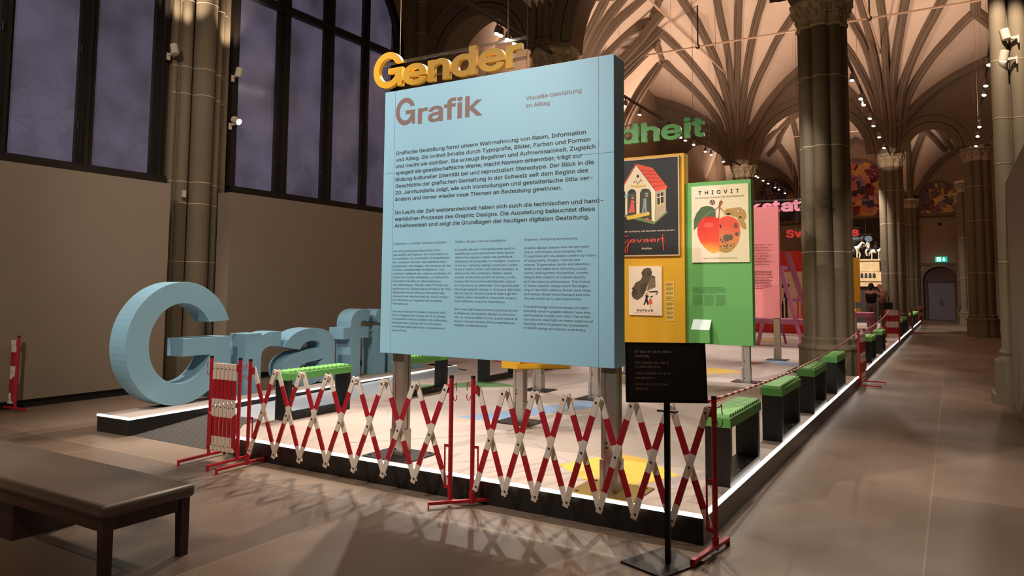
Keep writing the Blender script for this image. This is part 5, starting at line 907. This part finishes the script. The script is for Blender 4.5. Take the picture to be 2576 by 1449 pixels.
# stone pedestal with mounted figures
sand = mat('sandstone',(196,168,124),.8,var=.12,scale=4,bump=.1,bscale=20)
pd = thing('stone_pedestal','carved sandstone pedestal behind the two visitors','pedestal',(-3.35,38.0,.19))
def zb(x0,x1,d,z0,z1): return B().box(x0,x1,-d,d,z0-.19,z1-.19)
zb(-1.6,.50,.5,2.55,3.05).obj('block',sand,pd,False,.03); zb(-1.65,.55,.56,3.05,3.13).obj('cap_slab',sand,pd,False,.01)
zb(-1.62,.55,.52,2.22,2.55).obj('frieze',sand,pd); zb(-1.7,.62,.6,2.10,2.22).obj('ledge',sand,pd,False,.01); zb(-1.65,.58,.55,1.86,2.10).obj('cornice',sand,pd,False,.02)
b = B()
for i in range(11): b.prism([(-1.5+i*.17,2.06)]+arc(-1.435+i*.17,2.2,.06,.10,180,0,8)+[(-1.37+i*.17,2.06)],lambda x,z:(x,-.53,z),lambda x,z:(x,-.515,z))
b.obj('arch_carving',MATS['p_dark'],pd)
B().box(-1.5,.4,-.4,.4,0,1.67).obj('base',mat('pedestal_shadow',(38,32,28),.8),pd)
def rider(x, y, z, mh, label, s=1, flip=1):
    t = thing('mounted_figure', label, 'statue', (x,y,z), 'mounted figures on the pedestal', 0); b = B()
    def f(v): return (v[0]*flip*s,v[1]*s,v[2]*s)
    b.tube([f(v) for v in ((-.42,0,.72),(-.2,0,.76),(.1,0,.74),(.3,0,.82))],[.17*s,.2*s,.19*s,.16*s],10); b.tube([f(v) for v in ((.28,0,.82),(.46,0,1.05),(.52,0,1.18),(.7,0,1.08))],[.14*s,.10*s,.09*s,.05*s],10)
    for xx, yy, k in ((-.38,.1,0),(-.42,-.1,.08),(.24,.1,.15),(.22,-.1,0)): b.tube([f((xx,yy,.66)),f((xx+k,yy,.34)),f((xx+k*.4,yy,.0))],[.08*s,.05*s,.04*s],8)
    b.tube([f((-.45,0,.75)),f((-.6,0,.55)),f((-.58,0,.3))],[.05*s,.06*s,.02*s],6); b.obj('horse',mh,t,True)
    b = B(); b.tube([f(v) for v in ((-.05,0,.9),(-.05,0,1.15),(-.03,0,1.35))],[.14*s,.16*s,.12*s],10); b.ball(f((-.02,0,1.5)),.10*s,10,8)
    for yy in (-.16,.16): b.tube([f((-.03,yy*.8,1.3)),f((.1,yy*1.3,1.1)),f((.28,yy*.7,1.08))],[.06*s,.05*s,.04*s],8); b.tube([f((-.05,yy*.7,.9)),f((.1,yy*1.5,.62)),f((.02,yy*1.5,.3))],[.09*s,.07*s,.05*s],8)
    b.obj('rider',mat('armour_white',(232,226,212),.4,metal=.2) if mh is capm else capm,t,True); return t
aw = mat('armour_white',(232,226,212),.4,metal=.2)
rider(-3.95,37.8,3.13,aw,'white mounted figure at the left of the pedestal below the light blue letters',.68); rider(-3.4,38.2,3.13,capm,'dark mounted figure with white rider on the pedestal',.6,-1); rider(-3.0,37.8,3.13,aw,'white mounted figure at the right end of the pedestal',.5)
fl = thing('banner','red and white banner leaning on the wall behind the mounted figures','flag',(-3.2,39.2,.19)); B().tube([(-.5,0,0),(.55,0,4.6)],.02,6).obj('staff',ww,fl)
b = B(); n = 8; vs = []
for i in range(n+1):
    t_ = i/n; vs += [(.22+.25*t_,.06*math.sin(t_*9),3.2+1.1*t_),(.62+.2*t_,.06*math.sin(t_*9+1),2.9+1.2*t_)]
b.add(vs,[(2*i,2*i+1,2*i+3,2*i+2) for i in range(n)],0); b.m = [0 if i < 4 else 1 for i in range(n)]; b.obj('cloth',[redw,whitep],fl)
b = B(); r2 = random.Random(9)
wl_ = thing('weapon_wall','dark wall covered with lances and trophies under the large mural','display',(-4.9,EY-.3,0))
for i in range(34): x = -2.1+i*.13; b.tube([(x,0,3.6+r2.uniform(0,.5)),(x+r2.uniform(-.3,.3),.05,5.9+r2.uniform(-.3,.1))],.02,5)
b.obj('lance',mat('lance_wood',(92,74,58),.7),wl_); wl_.children[0]['kind'] = 'stuff'
B().box(-2.3,2.4,.08,.14,2.6,5.95).obj('backing',mat('trophy_dark',(50,42,36),.8),wl_)
# ---------------------------------------------------------------- the two visitors
skin = mat('skin',(206,150,124),.55); hairm = mat('hair_dark',(40,28,22),.7)
def skinned(name, nodes, edges, m, par, sub=2):
    me = bpy.data.meshes.new(name); me.from_pydata([n[0] for n in nodes],edges,[]); me.materials.append(m); o = bpy.data.objects.new(name,me); C.objects.link(o); o.parent = par
    sk = o.modifiers.new('skin','SKIN'); me.skin_vertices[0].data[0].use_root = True
    for i, n in enumerate(nodes): r = n[1]; me.skin_vertices[0].data[i].radius = r if isinstance(r,tuple) else (r,r)
    sk.use_smooth_shade = True; s = o.modifiers.new('sub','SUBSURF'); s.levels = sub; s.render_levels = sub; return o
def person(label, loc, rz, J, top, topm, legm, extra=None):
    t = thing('person',label,'person',loc,None,rz)
    order = ['pelvis','waist','chest','neck','head','crown','lsh','lel','lwr','lha','rsh','rel','rwr','rha','lhip','lkn','lan','lto','rhip','rkn','ran','rto']
    rad = dict(pelvis=(.155,.11),waist=(.13,.095),chest=(.16,.105),neck=.055,head=(.078,.095),crown=(.06,.075),lsh=.06,lel=.042,lwr=.03,lha=(.04,.022),rsh=.06,rel=.042,rwr=.03,rha=(.04,.022),lhip=.09,lkn=.06,lan=.042,lto=.038,rhip=.09,rkn=.06,ran=.042,rto=.038)
    ed = [('pelvis','waist'),('waist','chest'),('chest','neck'),('neck','head'),('head','crown'),('chest','lsh'),('lsh','lel'),('lel','lwr'),('lwr','lha'),('chest','rsh'),('rsh','rel'),('rel','rwr'),('rwr','rha'),('pelvis','lhip'),('lhip','lkn'),('lkn','lan'),('lan','lto'),('pelvis','rhip'),('rhip','rkn'),('rkn','ran'),('ran','rto')]
    ix = {k:i for i,k in enumerate(order)}
    body = skinned('body',[(J[k],rad[k]) for k in order],[(ix[a],ix[c]) for a,c in ed],skin,t)
    def sub(name, ks, grow, m, par=t):
        ii = {k:i for i,k in enumerate(ks)}
        def g(r): return tuple(v+grow for v in r) if isinstance(r,tuple) else r+grow
        return skinned(name,[(J[k],g(rad[k])) for k in ks],[(ii[a],ii[c]) for a,c in ed if a in ii and c in ii],m,par)
    sub('top',top,.035,topm); sub('trousers',['waist','pelvis','lhip','lkn','lan','rhip','rkn','ran'],.025,legm)
    sh = B()
    for k in ('l','r'): a = Vector(J[k+'an']); sh.ball((a.x,a.y-.07,.045),(.05,.14,.045),10,6)
    sh.obj('shoe',mat('shoe_pale',(200,190,180),.6),t,True)
    fb = B(); h = Vector(J['head'])
    fb.ball(h+Vector((0,-.10,-.01)),(.014,.022,.02),8,5); 
    for s in (-1,1): fb.ball(h+Vector((s*.088,0,0)),(.012,.02,.03),8,5)
    fb.obj('face_feature',skin,t,True)
    hb = B()
    for k in ('l','r'):
        a, c = Vector(J[k+'wr']), Vector(J[k+'ha']); d = (c-a).normalized(); sd = d.cross(Vector((0,1,.2))).normalized()
        for f, ln in ((-1.5,.06),(-.5,.075),(.5,.07),(1.5,.055)): p = c+sd*f*.017; hb.tube([p,p+d*ln*.6,p+d*ln+Vector((0,0,-.01))],[.009,.008,.006],6)
        p = a+d*.03+sd*.03; hb.tube([p,p+d*.04+sd*.02],[.01,.007],6)
    hb.obj('finger',skin,t,True); return t
base = dict(pelvis=(0,0,.95),waist=(0,0,1.10),chest=(0,.01,1.35),neck=(0,0,1.50),head=(0,-.02,1.62),crown=(0,-.01,1.71),lhip=(.09,0,.86),lkn=(.10,-.01,.48),lan=(.11,.02,.09),lto=(.12,-.12,.04),rhip=(-.09,0,.86),rkn=(-.10,-.01,.48),ran=(-.11,.02,.09),rto=(-.12,-.12,.04))
J1 = dict(base,lsh=(.19,.01,1.42),lel=(.24,-.05,1.14),lwr=(.14,-.20,1.02),lha=(.10,-.26,1.0),rsh=(-.19,.01,1.42),rel=(-.44,.06,1.28),rwr=(-.22,.0,1.12),rha=(-.17,-.02,1.08))
p1 = person('visitor in a sleeveless black top and grey trousers, elbow out and hand on hip',(-2.62,30.4,.19),math.radians(170),{k:(-v[0] if False else v[0],v[1],v[2]) for k,v in J1.items()},['pelvis','waist','chest','lsh','rsh'],mat('black_top',(16,14,15),.8),mat('trousers_grey',(120,104,104),.8))
h = Vector(J1['head']); B().ball(h+Vector((0,.02,.04)),(.10,.115,.115),12,8).ball(h+Vector((0,.09,-.05)),(.06,.05,.09),10,6).obj('hair',hairm,p1,True)
J2 = dict(base,neck=(0,-.06,1.52),chest=(0,-.02,1.36),head=(.0,-.12,1.64),crown=(0,-.12,1.74),lsh=(.2,-.02,1.43),lel=(.27,-.04,1.15),lwr=(.14,-.24,1.12),lha=(.08,-.29,1.12),rsh=(-.2,-.02,1.43),rel=(-.25,-.05,1.15),rwr=(-.12,-.22,1.1),rha=(-.06,-.27,1.1))
p2 = person('bald visitor in a light short-sleeved shirt with a dark shoulder bag',(-2.26,30.9,.19),math.radians(-80),J2,['pelvis','waist','chest','lsh','lel','rsh','rel'],mat('shirt_pink',(176,146,140),.8),mat('trousers_dark',(96,82,84),.8))
b = B(); b.box(.2,.33,.0,.28,.80,1.05); b.obj('bag',mat('bag_dark',(26,24,30),.6),p2,False,.03); B().tube([(.26,.1,1.05),(.15,-.15,1.25),(-.05,-.14,1.46),(-.1,.0,1.5),(-.02,.13,1.42),(.15,.17,1.2),(.27,.16,1.05)],.015,6).obj('bag_strap',MATS['bag_dark'],p2)
# ---------------------------------------------------------------- tracks and spotlights
track_m = mat('track_brown',(70,56,48),.5); head_m = mat('lamp_housing',(120,104,92),.5); lit = mat('lamp_lens',(255,250,240),.3,emit=(255,246,232),estr=14)
def track(name, x, y0, y1, z, label): 
    b = B(); b.box(-.03,.03,y0,y1,-.03,.03); o = b.obj('light_track',track_m); tag(o,label,'track'); o.location = (x,0,z)
    k = int((y1-y0)/5)+1
    for i in range(k+1):
        y = y0+.3+(y1-y0-.6)*i/k; kind = 0 if y < 14 else (1 if y < 31.9 else 2)
        if 13.9 <= y <= 15.3 or 31.7 <= y <= 33.1: continue
        B().tube([(0,y,.02),(0,y,web_z(x,y,kind)-z)],.004,5).obj('suspension_wire',MATS['steel_wire'],o)
def head(x, y, z, tgt, label, group, proto=[]):
    d = (Vector(tgt)-Vector((x,y,z))).normalized()
    t = thing('track_spotlight', label, 'spotlight', (x,y,z-.03), group)
    q = d.to_track_quat('-Z','Y').to_matrix().to_4x4(); M = Matrix.Translation((0,0,-.15))@q
    b = B(); b.lathe([(.05,.08),(.055,.06),(.06,-.08),(.06,-.10),(.052,-.10),(.05,-.07)],0,0,14); b.v = [tuple(M@Vector(v)) for v in b.v]; b.obj('housing',head_m,t,True)
    B().box(-.012,.012,-.012,.012,-.13,0).obj('bracket',head_m,t)
    b = B(); b.lathe([(.049,-.092),(.049,-.085)],0,0,14); b.v = [tuple(M@Vector(v)) for v in b.v]; b.obj('lens',lit,t)
TL = [('track_left',-7.55,9.2,31.2,6.92,(11.9,12.03,12.3,12.6,18.5,19.6,23.3,23.8,24.7,26.1,26.8,28.5),'from the left wall end of the hall','long ceiling track over the left of the hall'),
      ('track_mid',-1.9,16.0,31.4,6.92,(18.8,20.8,21.5,23.3,24.4,26.3,28.4),'on the track along the near columns','ceiling track along the column row beside the aisle'),
      ('track_right',.85,15.4,31.0,6.92,(19.0,20.9,21.9,26.1,27.7,29.5),'on the track over the right aisle','ceiling track over the right aisle'),
      ('track_far',-7.4,33.2,47.0,7.0,(33.3,33.8,34.9,36.0,37.5,38.4,40.0,44.5),'on the track beyond the far arcade','ceiling track beyond the far arcade')]
ORD = ['first','second','third','fourth','fifth','sixth','seventh','eighth','ninth','tenth','eleventh','twelfth']
for n, x, y0, y1, z, ys, nm, tl in TL:
    track(n, x, y0, y1, z, tl)
    for i, y in enumerate(ys): head(x, y, z, (x+random.uniform(-.5,1.5) if x < -3 else x-random.uniform(.0,1.5), y-random.uniform(2.0,4), .3), '%s lit spotlight %s, counted from the near end'%(ORD[i],nm), 'spotlights '+nm)
def wall_lamp(x, y, z, dx, dz, label, on=False, sx=1):
    t = thing('wall_spotlight',label,'spotlight',(x,y,z)); B().box(0,.16*sx,-.02,.02,-.02,.02).obj('bracket',mat('lamp_white',(206,190,170),.5),t); B().box(.0,.02*sx,-.03,.03,-.09,.03).obj('wall_plate',MATS['lamp_white'],t)
    M = Matrix.Translation((.17*sx,0,.06))@Vector((dx,0,dz)).to_track_quat('-Z','Y').to_matrix().to_4x4()
    b = B(); b.lathe([(.055,.08),(.065,.07),(.065,-.09),(.055,-.09),(.05,-.06)],0,0,14); b.v = [tuple(M@Vector(v)) for v in b.v]; b.obj('housing',MATS['lamp_white'],t,True)
    b = B(); b.lathe([(.052,-.085),(.052,-.08)],0,0,14); b.v = [tuple(M@Vector(v)) for v in b.v]; b.obj('lens',mat('wall_lamp_lens',(255,250,240),.3,emit=(255,246,232),estr=5) if on else mat('lens_dark',(60,56,52),.2),t)
wall_lamp(-11.28,7.36,5.55,-.3,1,'white wall spotlight left of the pilaster, at the edge of the first window')
wall_lamp(-11.28,8.66,5.50,.3,1,'upper white wall spotlight between pilaster and second window')
wall_lamp(-11.28,8.64,4.60,.8,-.35,'lower white wall spotlight with lit lens between pilaster and second window',True)
wall_lamp(.98,13.24,5.52,-.2,1,'upper white spotlight on the right pier',False,-1)
wall_lamp(.95,13.24,5.20,-.2,-1,'lower lit spotlight on the right pier',True,-1)
tag(B().box(-.02,.02,-.03,.03,-.06,.06).obj('sensor_box',mat('lamp_white',(206,190,170),.5)),'small white sensor box on the pilaster between the two windows','sensor').location = (-11.13,7.66,3.2)
